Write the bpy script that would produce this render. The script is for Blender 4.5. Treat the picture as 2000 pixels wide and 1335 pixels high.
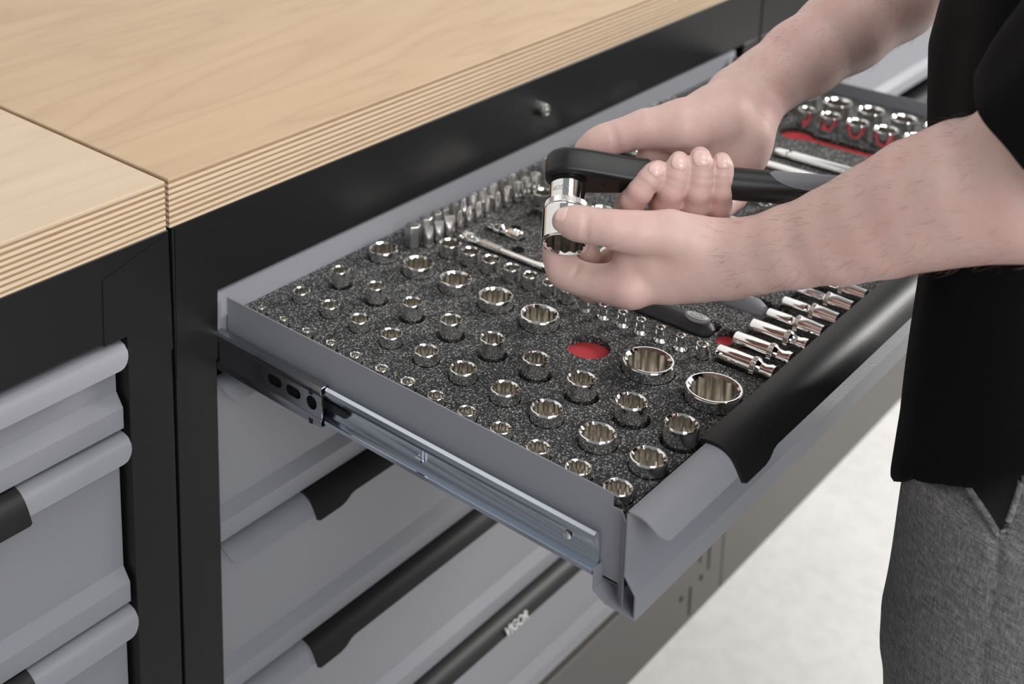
import bpy, bmesh, math, random
import numpy as np
from mathutils import Vector, Matrix, geometry

random.seed(7); rng = np.random.default_rng(7)
scene = bpy.context.scene
for o in list(bpy.data.objects): bpy.data.objects.remove(o, do_unlink=True)
COL = scene.collection

# ------------------------------------------------------------------ camera
CR = np.array([[0.687205650109632, -0.7264625800916761, 0.0007170662067070149],
               [-0.15902989058824724, -0.15139913517098552, -0.9755961232851271],
               [0.7088426400527049, 0.670321133186195, -0.21957160573964773]])
CC = np.array([-0.683732513268612, -0.7879758937519843, 1.412960346375764])
CF, CX, CY = 2613.205575426172, 680.6560326990627, -149.7379933125336
cam_d = bpy.data.cameras.new('camera'); cam = bpy.data.objects.new('camera', cam_d); COL.objects.link(cam)
m = Matrix(((CR[0][0], -CR[1][0], -CR[2][0], CC[0]), (CR[0][1], -CR[1][1], -CR[2][1], CC[1]),
            (CR[0][2], -CR[1][2], -CR[2][2], CC[2]), (0, 0, 0, 1)))
cam.matrix_world = m
cam_d.sensor_fit = 'HORIZONTAL'; cam_d.sensor_width = 36.0; cam_d.lens = CF / 2000 * 36
cam_d.shift_x = (1000 - CX) / 2000; cam_d.shift_y = -(667.5 - CY) / 2000
cam_d.clip_start = .05; cam_d.clip_end = 60
cam_d.dof.use_dof = True; cam_d.dof.focus_distance = 1.01; cam_d.dof.aperture_fstop = 6.2
scene.camera = cam

# ------------------------------------------------------------------ world and lights
w = bpy.data.worlds.new('studio'); scene.world = w; w.use_nodes = True
w.node_tree.nodes['Background'].inputs[0].default_value = (.93, .96, 1.0, 1)
w.node_tree.nodes['Background'].inputs[1].default_value = .27
def area_light(name, loc, target, sx, sy, power, col=(1, 1, 1)):
    l = bpy.data.lights.new(name, 'AREA'); l.shape = 'RECTANGLE'; l.size = sx; l.size_y = sy; l.energy = power; l.color = col
    o = bpy.data.objects.new(name, l); COL.objects.link(o); o.location = loc
    d = Vector(target) - Vector(loc); o.rotation_euler = d.to_track_quat('-Z', 'Y').to_euler()
    return o
area_light('ceiling_softbox', (.7, -1.55, 4.4), (.1, -.1, .9), 2.4, 2.0, 78, (1, .99, .97))
area_light('key_lamp', (3.35, -1.70, 2.30), (.25, -.15, .8), .9, .9, 150, (1, .985, .96))
area_light('side_softbox', (-1.45, -2.65, 2.5), (0, -.1, .7), 1.6, 1.6, 72, (.95, .97, 1))

vs = scene.view_settings
scene.display_settings.display_device = 'sRGB'
vs.view_transform = 'Standard'; vs.look = 'None'; vs.gamma = 1; vs.exposure = 0; vs.use_curve_mapping = False

# ------------------------------------------------------------------ small tools
def ray(u, v): return CR.T @ np.array([(u - CX) / CF, (v - CY) / CF, 1.])
def at(u, v, d): return CC + ray(u, v) * d
def onplane(u, v, ax, val):
    r = ray(u, v); return CC + r * (val - CC[ax]) / r[ax]

def link(name, me, mt=None, parent=None, smooth=35):
    o = bpy.data.objects.new(name, me); COL.objects.link(o)
    if mt is not None and len(me.materials) == 0: me.materials.append(mt)
    if parent is not None: o.parent = parent
    if smooth:
        me.shade_smooth(); me.set_sharp_from_angle(angle=math.radians(smooth))
    return o
def mesh(name, v, f):
    me = bpy.data.meshes.new(name); me.from_pydata([tuple(map(float, p)) for p in v], [], [tuple(map(int, q)) for q in f]); me.validate(); me.update(); return me
def empty(name, loc=(0, 0, 0), parent=None):
    o = bpy.data.objects.new(name, None); COL.objects.link(o); o.location = loc; o.empty_display_size = .02
    if parent is not None: o.parent = parent
    return o
def tag(o, label=None, cat=None, group=None, kind=None):
    if label: o['label'] = label
    if cat: o['category'] = cat
    if group: o['group'] = group
    if kind: o['kind'] = kind
    return o
def bevel(o, wd=.001, seg=2):
    b = o.modifiers.new('bevel', 'BEVEL'); b.width = wd; b.segments = seg; b.limit_method = 'ANGLE'; b.angle_limit = math.radians(40); return o

class MB:
    def __init__(s): s.v = []; s.f = []
    def add(s, v, f):
        n = len(s.v); s.v += [tuple(p) for p in v]; s.f += [tuple(i + n for i in q) for q in f]; return s
    def box(s, x0, x1, y0, y1, z0, z1):
        v = [(x0, y0, z0), (x1, y0, z0), (x1, y1, z0), (x0, y1, z0), (x0, y0, z1), (x1, y0, z1), (x1, y1, z1), (x0, y1, z1)]
        return s.add(v, [(0, 3, 2, 1), (4, 5, 6, 7), (0, 1, 5, 4), (1, 2, 6, 5), (2, 3, 7, 6), (3, 0, 4, 7)])
    def loft(s, secs, cap=True, closed=True):
        n = len(secs[0]); v = [p for r in secs for p in r]; f = []
        for i in range(len(secs) - 1):
            for j in range(n if closed else n - 1):
                a = i * n + j; b = i * n + (j + 1) % n
                f.append((a, b, b + n, a + n))
        if cap and closed:
            f.append(tuple(range(n))[::-1]); f.append(tuple(range((len(secs) - 1) * n, len(secs) * n)))
        return s.add(v, f)
    def lathe(s, prof, o=(0, 0, 0), ax=(0, 0, 1), n=32, cap=True):
        ax = np.array(ax, float); ax /= np.linalg.norm(ax)
        u = np.cross(ax, (0, 0, 1) if abs(ax[2]) < .9 else (1, 0, 0)); u /= np.linalg.norm(u); w_ = np.cross(ax, u)
        o = np.array(o, float)
        secs = [[tuple(o + ax * z + r * (math.cos(t) * u + math.sin(t) * w_)) for t in np.linspace(0, 2 * math.pi, n, endpoint=False)] for r, z in prof]
        return s.loft(secs, cap)
    def tube(s, pts, r, n=8):
        pts = [np.array(p, float) for p in pts]; secs = []
        for i, p in enumerate(pts):
            d = pts[min(i + 1, len(pts) - 1)] - pts[max(i - 1, 0)]; d /= np.linalg.norm(d)
            u = np.cross(d, (0, 0, 1) if abs(d[2]) < .9 else (1, 0, 0)); u /= np.linalg.norm(u); w_ = np.cross(d, u)
            rr = r[i] if isinstance(r, (list, tuple)) else r
            secs.append([tuple(p + rr * (math.cos(t) * u + math.sin(t) * w_)) for t in np.linspace(0, 2 * math.pi, n, endpoint=False)])
        return s.loft(secs)
    def build(s, name, mt, parent=None, smooth=35):
        return link(name, mesh(name, s.v, s.f), mt, parent, smooth)

def sheet(path, t):
    """closed ring of a bent sheet: path (list of 2D points) thickened by t to its left"""
    p = [np.array(q, float) for q in path]; off = []
    for i in range(len(p)):
        a = p[i] - p[i - 1] if i else p[1] - p[0]; b = p[i + 1] - p[i] if i < len(p) - 1 else p[-1] - p[-2]
        na = np.array([-a[1], a[0]]) / np.linalg.norm(a); nb = np.array([-b[1], b[0]]) / np.linalg.norm(b)
        q = na + nb; q /= np.linalg.norm(q); off.append(p[i] + q * t / max(.4, q @ na))
    return p + off[::-1]
def prism_x(mb, ring, x0, x1): return mb.loft([[(x0, y, z) for y, z in ring], [(x1, y, z) for y, z in ring]])
def prism_y(mb, ring, y0, y1): return mb.loft([[(x, y0, z) for x, z in ring], [(x, y1, z) for x, z in ring]])
def circle(cx, cy, r, n=28): return [(cx + r * math.cos(t), cy + r * math.sin(t)) for t in np.linspace(0, 2 * math.pi, n, endpoint=False)]
def rrect(x0, x1, y0, y1, r, n=5):
    p = []
    for cx, cy, a in ((x1 - r, y1 - r, 0), (x0 + r, y1 - r, 90), (x0 + r, y0 + r, 180), (x1 - r, y0 + r, 270)):
        for k in range(n + 1):
            t = math.radians(a + 90 * k / n); p.append((cx + r * math.cos(t), cy + r * math.sin(t)))
    return p
def holed(outer, holes):
    """triangulated flat face with holes: 2D verts, triangles, index loops"""
    vs_, es = [], []
    for lp in [outer] + holes:
        n = len(vs_); vs_ += [Vector(p) for p in lp]; es += [(n + i, n + (i + 1) % len(lp)) for i in range(len(lp))]
    r = geometry.delaunay_2d_cdt(vs_, es, [], 1, 1e-7)
    v = np.array([tuple(p) for p in r[0]]); f = np.array([tuple(q) for q in r[2]]); c = v[f].mean(1); keep = np.ones(len(f), bool)
    for lp in holes:
        q = np.array(lp); near = np.where((np.abs(c - (q.min(0) + q.max(0)) / 2) <= (q.max(0) - q.min(0)) / 2).all(1))[0]; ins = np.zeros(len(near), bool)
        for i in range(len(q)):
            a, b2 = q[i - 1], q[i]; x = c[near]; cr = (a[1] > x[:, 1]) != (b2[1] > x[:, 1])
            with np.errstate(all='ignore'): ins ^= cr & (x[:, 0] < (b2[0] - a[0]) * (x[:, 1] - a[1]) / (b2[1] - a[1]) + a[0])
        keep[near[ins]] = False
    return [tuple(p) for p in v], [tuple(q) for q in f[keep]]
def plate(mb, outer, holes, to3, t):
    """flat plate with holes; to3(p2, depth) gives the 3D point"""
    v, f = holed(outer, holes); n = len(v)
    mb.add([to3(p, 0) for p in v] + [to3(p, t) for p in v], f + [tuple(i + n for i in q[::-1]) for q in f])
    for lp in [outer] + holes:
        k = len(lp); mb.add([to3(p, 0) for p in lp] + [to3(p, t) for p in lp], [(i, i + k, (i + 1) % k + k, (i + 1) % k) for i in range(k)])
    return mb
def text_mesh(s, size, depth=0.0, shear=0, align='CENTER'):
    c = bpy.data.curves.new('lettering', 'FONT'); c.body = s; c.size = size; c.extrude = depth; c.shear = shear
    c.align_x = align; c.align_y = 'CENTER'; c.resolution_u = 3
    o = bpy.data.objects.new('lettering', c); COL.objects.link(o)
    me = bpy.data.meshes.new_from_object(o.evaluated_get(bpy.context.evaluated_depsgraph_get()))
    bpy.data.objects.remove(o, do_unlink=True); bpy.data.curves.remove(c); me.materials.clear(); return me
def frame(o, x, y):
    """matrix with origin o, x axis, y axis"""
    x = Vector(x).normalized(); y = Vector(y); y = (y - x * y.dot(x)).normalized(); z = x.cross(y); o = Vector(o)
    return Matrix(((x[0], y[0], z[0], o[0]), (x[1], y[1], z[1], o[1]), (x[2], y[2], z[2], o[2]), (0, 0, 0, 1)))

# ------------------------------------------------------------------ materials
class NT:
    def __init__(s, name):
        s.m = bpy.data.materials.new(name); s.m.use_nodes = True; s.t = s.m.node_tree; s.b = s.t.nodes['Principled BSDF']
        s.tc = s.t.nodes.new('ShaderNodeTexCoord')
    def n(s, kind, **kw):
        x = s.t.nodes.new(kind)
        for k, v in kw.items():
            if k in x.inputs: 
                if hasattr(v, 'is_output') or isinstance(v, bpy.types.NodeSocket): s.t.links.new(v, x.inputs[k])
                else: x.inputs[k].default_value = v
            else: setattr(x, k, v)
        return x
    def mapping(s, sc=(1, 1, 1), rot=(0, 0, 0), src='Object'):
        x = s.t.nodes.new('ShaderNodeMapping'); x.inputs['Scale'].default_value = sc; x.inputs['Rotation'].default_value = rot
        s.t.links.new(s.tc.outputs[src], x.inputs['Vector']); return x.outputs[0]
    def noise(s, scale, vec=None, detail=3, rough=.55, dist=0):
        x = s.n('ShaderNodeTexNoise', Scale=scale, Detail=detail, Roughness=rough, Distortion=dist)
        s.t.links.new(vec or s.tc.outputs['Object'], x.inputs['Vector']); return x.outputs['Fac']
    def ramp(s, fac, stops, interp='LINEAR'):
        x = s.t.nodes.new('ShaderNodeValToRGB'); x.color_ramp.interpolation = interp; e = x.color_ramp.elements
        while len(e) < len(stops): e.new(.5)
        for k, (p, c) in enumerate(stops): e[k].position = p; e[k].color = (*c, 1) if len(c) == 3 else c
        s.t.links.new(fac, x.inputs['Fac']); return x.outputs['Color']
    def mix(s, fac, a, b, mode='MIX'):
        x = s.t.nodes.new('ShaderNodeMix'); x.data_type = 'RGBA'; x.blend_type = mode
        for i, v in ((0, fac), (6, a), (7, b)):
            if isinstance(v, bpy.types.NodeSocket): s.t.links.new(v, x.inputs[i])
            else: x.inputs[i].default_value = v if i == 0 else (*v, 1)
        return x.outputs[2]
    def bump(s, h, strength=.2, dist=.001):
        x = s.n('ShaderNodeBump', Strength=strength, Distance=dist); s.t.links.new(h, x.inputs['Height']); s.t.links.new(x.outputs[0], s.b.inputs['Normal'])
    def set(s, **kw):
        nm = dict(color='Base Color', rough='Roughness', metal='Metallic', spec='Specular IOR Level', sss='Subsurface Weight', sheen='Sheen Weight', coat='Coat Weight')
        for k, v in kw.items():
            i = s.b.inputs[nm.get(k, k)]
            if isinstance(v, bpy.types.NodeSocket): s.t.links.new(v, i)
            else: i.default_value = (*v, 1) if isinstance(v, tuple) and len(v) == 3 and k == 'color' else v
        return s
M = {}
def simple(name, color, rough=.5, metal=0., **kw):
    t = NT(name); t.set(color=color, rough=rough, metal=metal, **kw); M[name] = t.m; return t
def wood(name, c0, c1, c2, off):
    t = NT(name); v = t.mapping((.55, 2.6, 2.6), (0, 0, off))
    g = t.noise(1.6, v, 3, .5, .6); rings = t.n('ShaderNodeMath', operation='MULTIPLY'); t.t.links.new(g, rings.inputs[0]); rings.inputs[1].default_value = 14.
    fr = t.n('ShaderNodeMath', operation='PINGPONG'); t.t.links.new(rings.outputs[0], fr.inputs[0]); fr.inputs[1].default_value = .5
    base = t.ramp(t.noise(5, t.mapping((1, 5, 5), (0, 0, off)), 4, .55), [(.3, c0), (.7, c1)])
    cath = t.mix(t.ramp(fr.outputs[0], [(.0, (.42, .42, .42)), (.09, (.16, .16, .16)), (.3, (0, 0, 0))]), base, c2)
    pores = t.noise(1.0, t.mapping((140, 1600, 1600), (0, 0, off)), 2, .6)
    col = t.mix(t.ramp(pores, [(.5, (0, 0, 0)), (.72, (.35, .35, .35))]), cath, c2)
    t.set(color=col, rough=.45, spec=.3); t.bump(pores, .06, .0004); M[name] = t.m
wood('beech_top', (.425, .298, .186), (.465, .332, .210), (.345, .228, .136), .12)
wood('pale_beech_top', (.50, .385, .27), (.54, .42, .30), (.43, .32, .215), .2)
def ply(name, a, b, dark):
    t = NT(name); v = t.mapping((14, 600, 600)); n1 = t.noise(3., v, 3); n2 = t.noise(8., t.mapping((9, 60, 260)), 2, .7)
    col = t.mix(t.ramp(n2, [(.66, (0, 0, 0)), (.72, (1, 1, 1))]), t.ramp(n1, [(.3, a), (.7, b)]), dark)
    t.set(color=col, rough=.6, spec=.25); t.bump(n1, .2, .0004); M[name] = t.m
ply('ply_light', (.56, .425, .285), (.66, .525, .375), (.52, .38, .245))
ply('ply_dark', (.27, .17, .10), (.35, .235, .148), (.085, .048, .027))
def powder(name, col, rough, sc=1500, st=.25, speck=None):
    t = NT(name); n = t.noise(sc, None, 2, .6)
    if speck:
        s_ = t.n('ShaderNodeTexVoronoi', Scale=420.); t.t.links.new(t.tc.outputs['Object'], s_.inputs['Vector'])
        wn = t.noise(60, None, 2, .5)
        k = t.ramp(s_.outputs['Distance'], [(.0, (1, 1, 1)), (.10, (0, 0, 0))])
        k2 = t.mix(1., k, t.ramp(wn, [(.60, (0, 0, 0)), (.72, (1, 1, 1))]), 'MULTIPLY')
        t.set(color=t.mix(k2, col, speck), rough=rough)
    else: t.set(color=col, rough=rough)
    t.bump(n, st, .0004); M[name] = t.m; return t
powder('black_powder_coat', (.0075, .0072, .0075), .42, 1600, .15, (.10, .10, .10)).set(spec=.28)
powder('grey_powder_coat', (.215, .216, .236), .42, 700, .35)
powder('black_grip', (.006, .006, .0062), .46, 1300, .3).set(spec=.35)
powder('plinth_coat', (.085, .078, .072), .5, 900, .2)
simple('dark_gap', (.003, .003, .003), .8)
simple('chrome', (.86, .85, .83), .07, 1.)
simple('socket_bore', (.74, .71, .66), .20, 1.)
simple('satin_chrome', (.74, .72, .70), .24, 1.)
simple('dull_steel', (.50, .49, .47), .34, 1.)
simple('zinc', (.60, .64, .70), .20, 1.)
simple('dark_zinc', (.42, .43, .46), .20, 1.)
simple('ratchet_black', (.008, .0078, .0076), .42, spec=.4)
simple('ratchet_dark', (.004, .004, .004), .35)
simple('grey_rubber', (.16, .16, .175), .5)
simple('black_plastic', (.010, .010, .011), .42)
simple('white_print', (.72, .72, .70), .5)
simple('dark_print', (.004, .004, .004), .7)
t = NT('foam'); v1 = t.n('ShaderNodeTexVoronoi', Scale=1150.); t.t.links.new(t.tc.outputs['Object'], v1.inputs['Vector'])
nn = t.noise(2200, None, 2, .7); cell = t.n('ShaderNodeSeparateColor'); t.t.links.new(v1.outputs['Color'], cell.inputs[0])
sp = t.ramp(cell.outputs[0], [(.0, (.012, .012, .013)), (.55, (.026, .0255, .026)), (.82, (.07, .07, .07)), (1., (.42, .41, .40))])
big = t.noise(38, None, 3, .6); ht = t.mix(.25, v1.outputs['Distance'], big)
t.set(color=sp, rough=.85, spec=.3); t.bump(v1.outputs['Distance'], .55, .0007)
b2 = t.n('ShaderNodeBump', Strength=.6, Distance=.006); t.t.links.new(big, b2.inputs['Height']); b1 = t.b.inputs['Normal'].links[0].from_node; t.t.links.new(b2.outputs[0], b1.inputs['Normal']); M['foam'] = t.m
t = NT('red_foam'); n_ = t.noise(1300, None, 2, .7); t.set(color=t.ramp(n_, [(.3, (.33, .028, .034)), (.7, (.50, .06, .066))]), rough=.9, spec=.2); t.bump(n_, .4, .0006); M['red_foam'] = t.m
t = NT('concrete_floor'); a = t.noise(2.2, None, 6, .6); b_ = t.noise(34, None, 4, .6)
t.set(color=t.mix(.35, t.ramp(a, [(.3, (.56, .545, .525)), (.7, (.65, .635, .615))]), t.ramp(b_, [(.35, (.51, .495, .48)), (.6, (.66, .65, .63))])), rough=.55); t.bump(b_, .06, .002); M['concrete_floor'] = t.m
simple('wall_paint', (.55, .55, .55), .8)
t = NT('skin'); a = t.noise(38, None, 4, .6); b_ = t.noise(160, None, 3, .6); c_ = t.noise(1500, None, 2, .6)
col = t.mix(t.ramp(b_, [(.35, (0, 0, 0)), (.75, (.5, .5, .5))]), t.ramp(a, [(.3, (.60, .425, .37)), (.52, (.635, .435, .39)), (.75, (.65, .40, .36))]), (.565, .36, .32))
lo_ = t.noise(17, None, 3, .5); col = t.mix(t.ramp(lo_, [(.40, (0, 0, 0)), (.66, (.42, .42, .42))]), col, (.64, .36, .325)); ye = t.noise(23, t.mapping((1, 1, 1), (1, 2, 3)), 3, .5); col = t.mix(t.ramp(ye, [(.48, (0, 0, 0)), (.7, (.22, .22, .22))]), col, (.57, .43, .35))
t.set(color=col, rough=.46, spec=.4, sss=.12); t.b.inputs['Subsurface Radius'].default_value = (1, .35, .2); t.b.inputs['Subsurface Scale'].default_value = .004
wr = t.noise(420, t.mapping((1, 1, 1)), 3, .6); t.bump(t.mix(.5, c_, wr), .34, .0008); M['skin'] = t.m
simple('nail', (.74, .50, .45), .22)
simple('arm_hair', (.16, .10, .06), .5)
simple('hair', (.10, .06, .035), .6)
t = NT('shirt_cloth'); a = t.noise(900, None, 2, .5); t.set(color=t.ramp(a, [(.3, (.0022, .0022, .0026)), (.7, (.0045, .0044, .0050))]), rough=.9, spec=.12); t.bump(a, .3, .0006); M['shirt_cloth'] = t.m
t = NT('trouser_cloth'); wv = t.noise(1., t.mapping((1100, 1100, 130)), 2, .6); wh = t.noise(1., t.mapping((110, 110, 1300)), 2, .6); fine = t.noise(2000, None, 2, .6)
k = t.mix(.5, wv, wh); k = t.mix(.25, k, fine)
t.set(color=t.ramp(k, [(.36, (.06, .059, .058)), (.5, (.155, .152, .149)), (.64, (.32, .315, .31))]), rough=.9, spec=.15); t.bump(k, .35, .0006); M['trouser_cloth'] = t.m
simple('shoe_leather', (.02, .017, .015), .5)
# ------------------------------------------------------------------ room
o = MB().box(-6, 8, -6, 3, -.05, 0).build('floor', M['concrete_floor'], smooth=0); tag(o, 'pale grey polished concrete floor', kind='structure')
o = MB().box(-6, 8, .78, .9, 0, 3.4).build('wall_back', M['wall_paint'], smooth=0); tag(o, 'plain grey wall behind the benches', kind='structure')

# ------------------------------------------------------------------ worktops
ZB, ZT = .938, .9805
def worktop(x0, x1, y0, y1, zoff, top, label):
    e = empty('worktop', ((x0 + x1) / 2, (y0 + y1) / 2, ZB + zoff)); tag(e, label, 'worktop', 'plywood worktops')
    N = 17; L = Vector(e.location); wts = [1.1 if k % 2 == 0 else .92 for k in range(N)]; wts = [q * random.uniform(.85, 1.15) for q in wts]; cum = [sum(wts[:k]) / sum(wts) for k in range(N + 1)]
    for k in range(N):
        light = k % 2 == 0; ins = 0 if light else .00025
        z0 = ZB + zoff + cum[k] * (ZT - ZB); mt = M['ply_light'] if light else M['ply_dark']
        if k == N - 1: mt = M[top]
        b = MB(); z1 = ZB + zoff + cum[k + 1] * (ZT - ZB)
        if k in (0, N - 1):
            c = .0011; r = .0011
            zz = [(z0, 0), (z1 - c, 0), (z1 - c * .3, c * .3), (z1, c)] if k else [(z0, c), (z0 + c * .3, c * .3), (z0 + c, 0), (z1, 0)]
            b.loft([[(x0 + i - L.x, y0 + i - L.y, z - L.z), (x1 - i - L.x, y0 + i - L.y, z - L.z), (x1 - i - L.x, y1 - L.y, z - L.z), (x0 + i - L.x, y1 - L.y, z - L.z)] for z, i in zz])
        else: b.box(x0 + ins - L.x, x1 - ins - L.x, y0 + ins - L.y, y1 - L.y, z0 - L.z, z1 - L.z)
        b.build('veneer_layer', mt, e, smooth=0)
    return e
worktop(-1.06, -.0638, -.001, 0.70, -.0003, 'pale_beech_top', 'pale beech plywood worktop of the neighbouring bench at the left edge')
worktop(-.0602, 2.05, -.001, .70, .0, 'beech_top', 'warm beech plywood worktop above the open socket drawer')

# ------------------------------------------------------------------ cabinets with their drawers
YP = .0145                                             # closed drawer plate
def front_path(P, T, B):
    return [(P + .022, B + .020), (P + .022, B + .005), (P + .013, B), (P - .0085, B), (P - .0085, B + .0165), (P, B + .0275), (P, T - .0012), (P - .0008, T - .0002),
            (P - .006, T + .0004), (P - .0105, T + .0002), (P - .0145, T - .0009), (P - .018, T - .0028), (P - .0207, T - .0054), (P - .0228, T - .0083), (P - .0246, T - .0112), (P - .0262, T - .0142)]
def front_mesh(P, T, B, x0, x1):
    b = MB(); path = front_path(P, T, B); prism_x(b, sheet(path[:8], .0013), x0, x1)
    lip = np.array(path[6:]); cum = np.r_[0, np.cumsum(np.linalg.norm(np.diff(lip, axis=0), axis=1))]
    def ring(fr):
        t_ = np.linspace(0, cum[-1] * fr, 15); return sheet([(np.interp(q, cum, lip[:, 0]), np.interp(q, cum, lip[:, 1])) for q in t_], .0013)
    st = []
    for d in (0, .0006, .0016, .003, .005, .0075, .010, .013): st.append((d, .50 + .50 * math.sqrt(max(0, 1 - (1 - d / .013) ** 2))))
    b.loft([[(x, y, z) for y, z in ring(f)] for x, f in [(x0 + d, f) for d, f in st] + [(x1 - d, f) for d, f in st[::-1]]]); return b
def grip_cover(P, T, x0, x1, parent, name='grip_cover'):
    lip = front_path(P, T, 0)[7:]
    def ring(e):
        pts = [np.array(p) for p in lip]; d = pts[-1] - pts[-2]; d /= np.linalg.norm(d)
        pts[-1] = pts[-1] + d * (.0052 * e + .0006)
        outer = []
        for i, p in enumerate(pts):
            a = pts[min(i + 1, len(pts) - 1)] - pts[max(i - 1, 0)]; a /= np.linalg.norm(a)
            outer.append(p + np.array([a[1], -a[0]]) * .0030)
        inn = [p + (q - p) * .08 for p, q in zip(pts, outer)]
        first = outer[0] + np.array([.0045, -.0012])
        return [first] + outer + inn[::-1] + [inn[0] + np.array([.0035, -.002])]
    st = [(x0, .75), (x0 + .002, 1), (x0 + .030, 1), (x0 + .038, .75), (x0 + .046, .2), (x0 + .052, 0), (x1 - .052, 0), (x1 - .046, .2), (x1 - .038, .75), (x1 - .030, 1), (x1 - .002, 1), (x1, .75)]
    b = MB(); b.loft([[(x, y, z) for y, z in ring(e)] for x, e in st])
    return b.build(name, M['black_grip'], parent)
DR = [(.857, .781), (.775, .620), (.614, .459), (.453, .298), (.292, .140)]
def cabinet(name, xl, xr, label, drawers, opening):
    c = empty(name, ((xl + xr) / 2, .2, 0)); tag(c, label, 'cabinet', 'black framed workbench cabinets'); c['_o'] = 1; del c['_o']
    inv = Matrix.Translation(-Vector(c.location))
    def put(o): o.parent = c; o.matrix_parent_inverse = inv; return o
    ol, orr = opening
    for a, b_ in ((xl, ol), (orr, xr)):
        put(bevel(MB().box(a, b_, 0, .045, .130, .8642).build('frame_post', M['black_powder_coat']), .0012))
    put(bevel(MB().box(xl, xr, .0, .030, .8642, ZB - .0005).build('top_rail', M['black_powder_coat']), .0012))
    put(MB().box(xl + .001, xl + .003, .045, .66, .13, ZB - .002).build('side_panel', M['black_powder_coat'], smooth=0))
    put(MB().box(xr - .003, xr - .001, .045, .66, .13, ZB - .002).build('side_panel', M['black_powder_coat'], smooth=0))
    put(MB().box(xl + .003, xr - .003, .655, .66, .13, ZB - .002).build('back_panel', M['black_powder_coat'], smooth=0))
    put(MB().box(xl + .003, xr - .003, .045, .655, .128, .132).build('bottom_panel', M['dark_gap'], smooth=0))
    put(bevel(MB().box(xl, xr, .0015, .03, 0, .1295).build('plinth', M['plinth_coat']), .001))
    for T, B, cover in drawers:
        d = front_mesh(YP, T, B, ol + .0035, orr - .0035)
        d.box(ol + .014, ol + .0155, YP + .02, .40, B + .01, T - .004); d.box(orr - .0155, orr - .014, YP + .02, .40, B + .01, T - .004); d.box(ol + .014, orr - .014, YP + .02, .40, B + .009, B + .0105)
        d = put(d.build('drawer', M['grey_powder_coat'], smooth=30))
        if cover: grip_cover(YP, T, ol + .105, orr - .105, d)
    return c, put
lc, lput = cabinet('workbench_cabinet', -1.06, -.0605, 'black framed cabinet with grey drawers at the left edge', [(T, B, i > 0) for i, (T, B) in enumerate(DR)], (-1.015, -.105))
rc, rput = cabinet('workbench_cabinet', -.0570, .9615, 'black framed cabinet with the open socket drawer', [(T, B, True) for T, B in DR[1:]], (-.0127, .917))
nc, nput = cabinet('workbench_cabinet', .9645, 2.05, 'blurred black framed cabinet behind the man', [(.857, .640, True)] + [(T, B, True) for T, B in DR[2:]], (1.009, 2.005))
# corner plates welded over the rail and post joints
def corner_plate(pix, put):
    pts = [onplane(u, v, 1, 0) for u, v in pix]; r2 = [(p[0], p[2]) for p in pts]
    b = MB(); b.loft([[(x, .0002, z) for x, z in r2], [(x, -.0006, z) for x, z in r2]]); return put(b.build('corner_plate', M['black_powder_coat'], smooth=0))
corner_plate([(341, 447.5), (450.5, 433.2), (455, 435.3), (457.6, 440.5), (459, 534), (456, 544), (448, 552), (424, 562), (424.5, 700), (345, 740)], rput)
corner_plate([(327, 455), (201.5, 546.5), (199.4, 551), (203, 662), (203.5, 676), (247.5, 656), (250.5, 720), (337, 680)], lput)
# lock button on the rail
P = onplane(1057, 213, 1, 0)
b = MB(); b.lathe([(.0, .0100), (.0028, .0100), (.0030, .0085), (.0052, .0086), (.0066, .0078), (.0074, .0060), (.0074, 0.)], (P[0], P[1] + .0003, P[2]), (0, -1, 0), 32); lk = rput(b.build('lock_button', M['chrome']))
# the plinth's joint slots and screw holes
for (x, z0, z1) in ((.9205, .058, .110), (.8695, .012, .058), (.893, .085, .128)):
    rput(MB().box(x - .0022, x + .0022, .0008, .004, z0, z1).build('joint_slot', M['dark_gap'], smooth=0))
for x, z in ((.8998, .0559), (.843, .0536)):
    b = MB(); b.lathe([(.0042, 0), (.0042, .0012), (.001, .0012)], (x, .0018, z), (0, -1, 0), 16); rput(b.build('screw', M['dark_gap']))
# VIGOR badge on the lowest grip
lm = text_mesh('VIGOR', .0145, .0006, .18); lo = link('lettering', lm, M['white_print'], None, 0)
lo.matrix_world = frame((.418, -.0145, .2835), (1, 0, 0), (0, .30, .95)); rput(lo)
tag(lo, 'white VIGOR lettering on the black grip')

# ---- open drawer (a part of the middle cabinet)
PO, TO, BO = -.3985, .856, .780
XW = .888
od = front_mesh(PO, TO, BO, -.0105, XW + .0105)
ZS = .854
def side_wall(b, x, s):
    # side wall with the notch in front and the flare to the panel
    t_ = .0011 * s
    ring = [(0, .788), (0, ZS), (-.3815, ZS), (-.3815, ZS - .0095), (-.3885, ZS - .0095), (-.3885, .788)]
    pts = [(x, y, z) for y, z in ring] + [(x + t_, y, z) for y, z in ring]; n = len(ring)
    b.add(pts, [tuple(range(n)), tuple(range(n, 2 * n))[::-1]] + [(i, i + n, (i + 1) % n + n, (i + 1) % n) for i in range(n)])
    # flare
    q = [(x, -.3884, .782), (x, -.3884, ZS - .0095), (x - .0095 * s, PO + .001, ZS - .0085), (x - .0095 * s, PO + .001, .782)]
    q2 = [(p[0] + t_, p[1], p[2]) for p in q]
    b.add(q + q2, [(0, 1, 2, 3), (7, 6, 5, 4), (0, 4, 5, 1), (1, 5, 6, 2), (2, 6, 7, 3), (3, 7, 4, 0)])
side_wall(od, 0., 1); side_wall(od, XW, -1)
prism_x(od, sheet([(.003, .790), (.003, .8575), (.0036, .8592), (.0052, .8600), (.012, .8600)], -.0011), -.0120, XW + .012)      # rear wall, top flange turned back
od.box(0, XW, -.388, .003, .7885, .790)
od = rput(od.build('drawer', M['grey_powder_coat'], smooth=30)); tag(od, 'shallow grey drawer pulled fully open')
grip_cover(PO, TO, .090, XW - .085, od)
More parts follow.
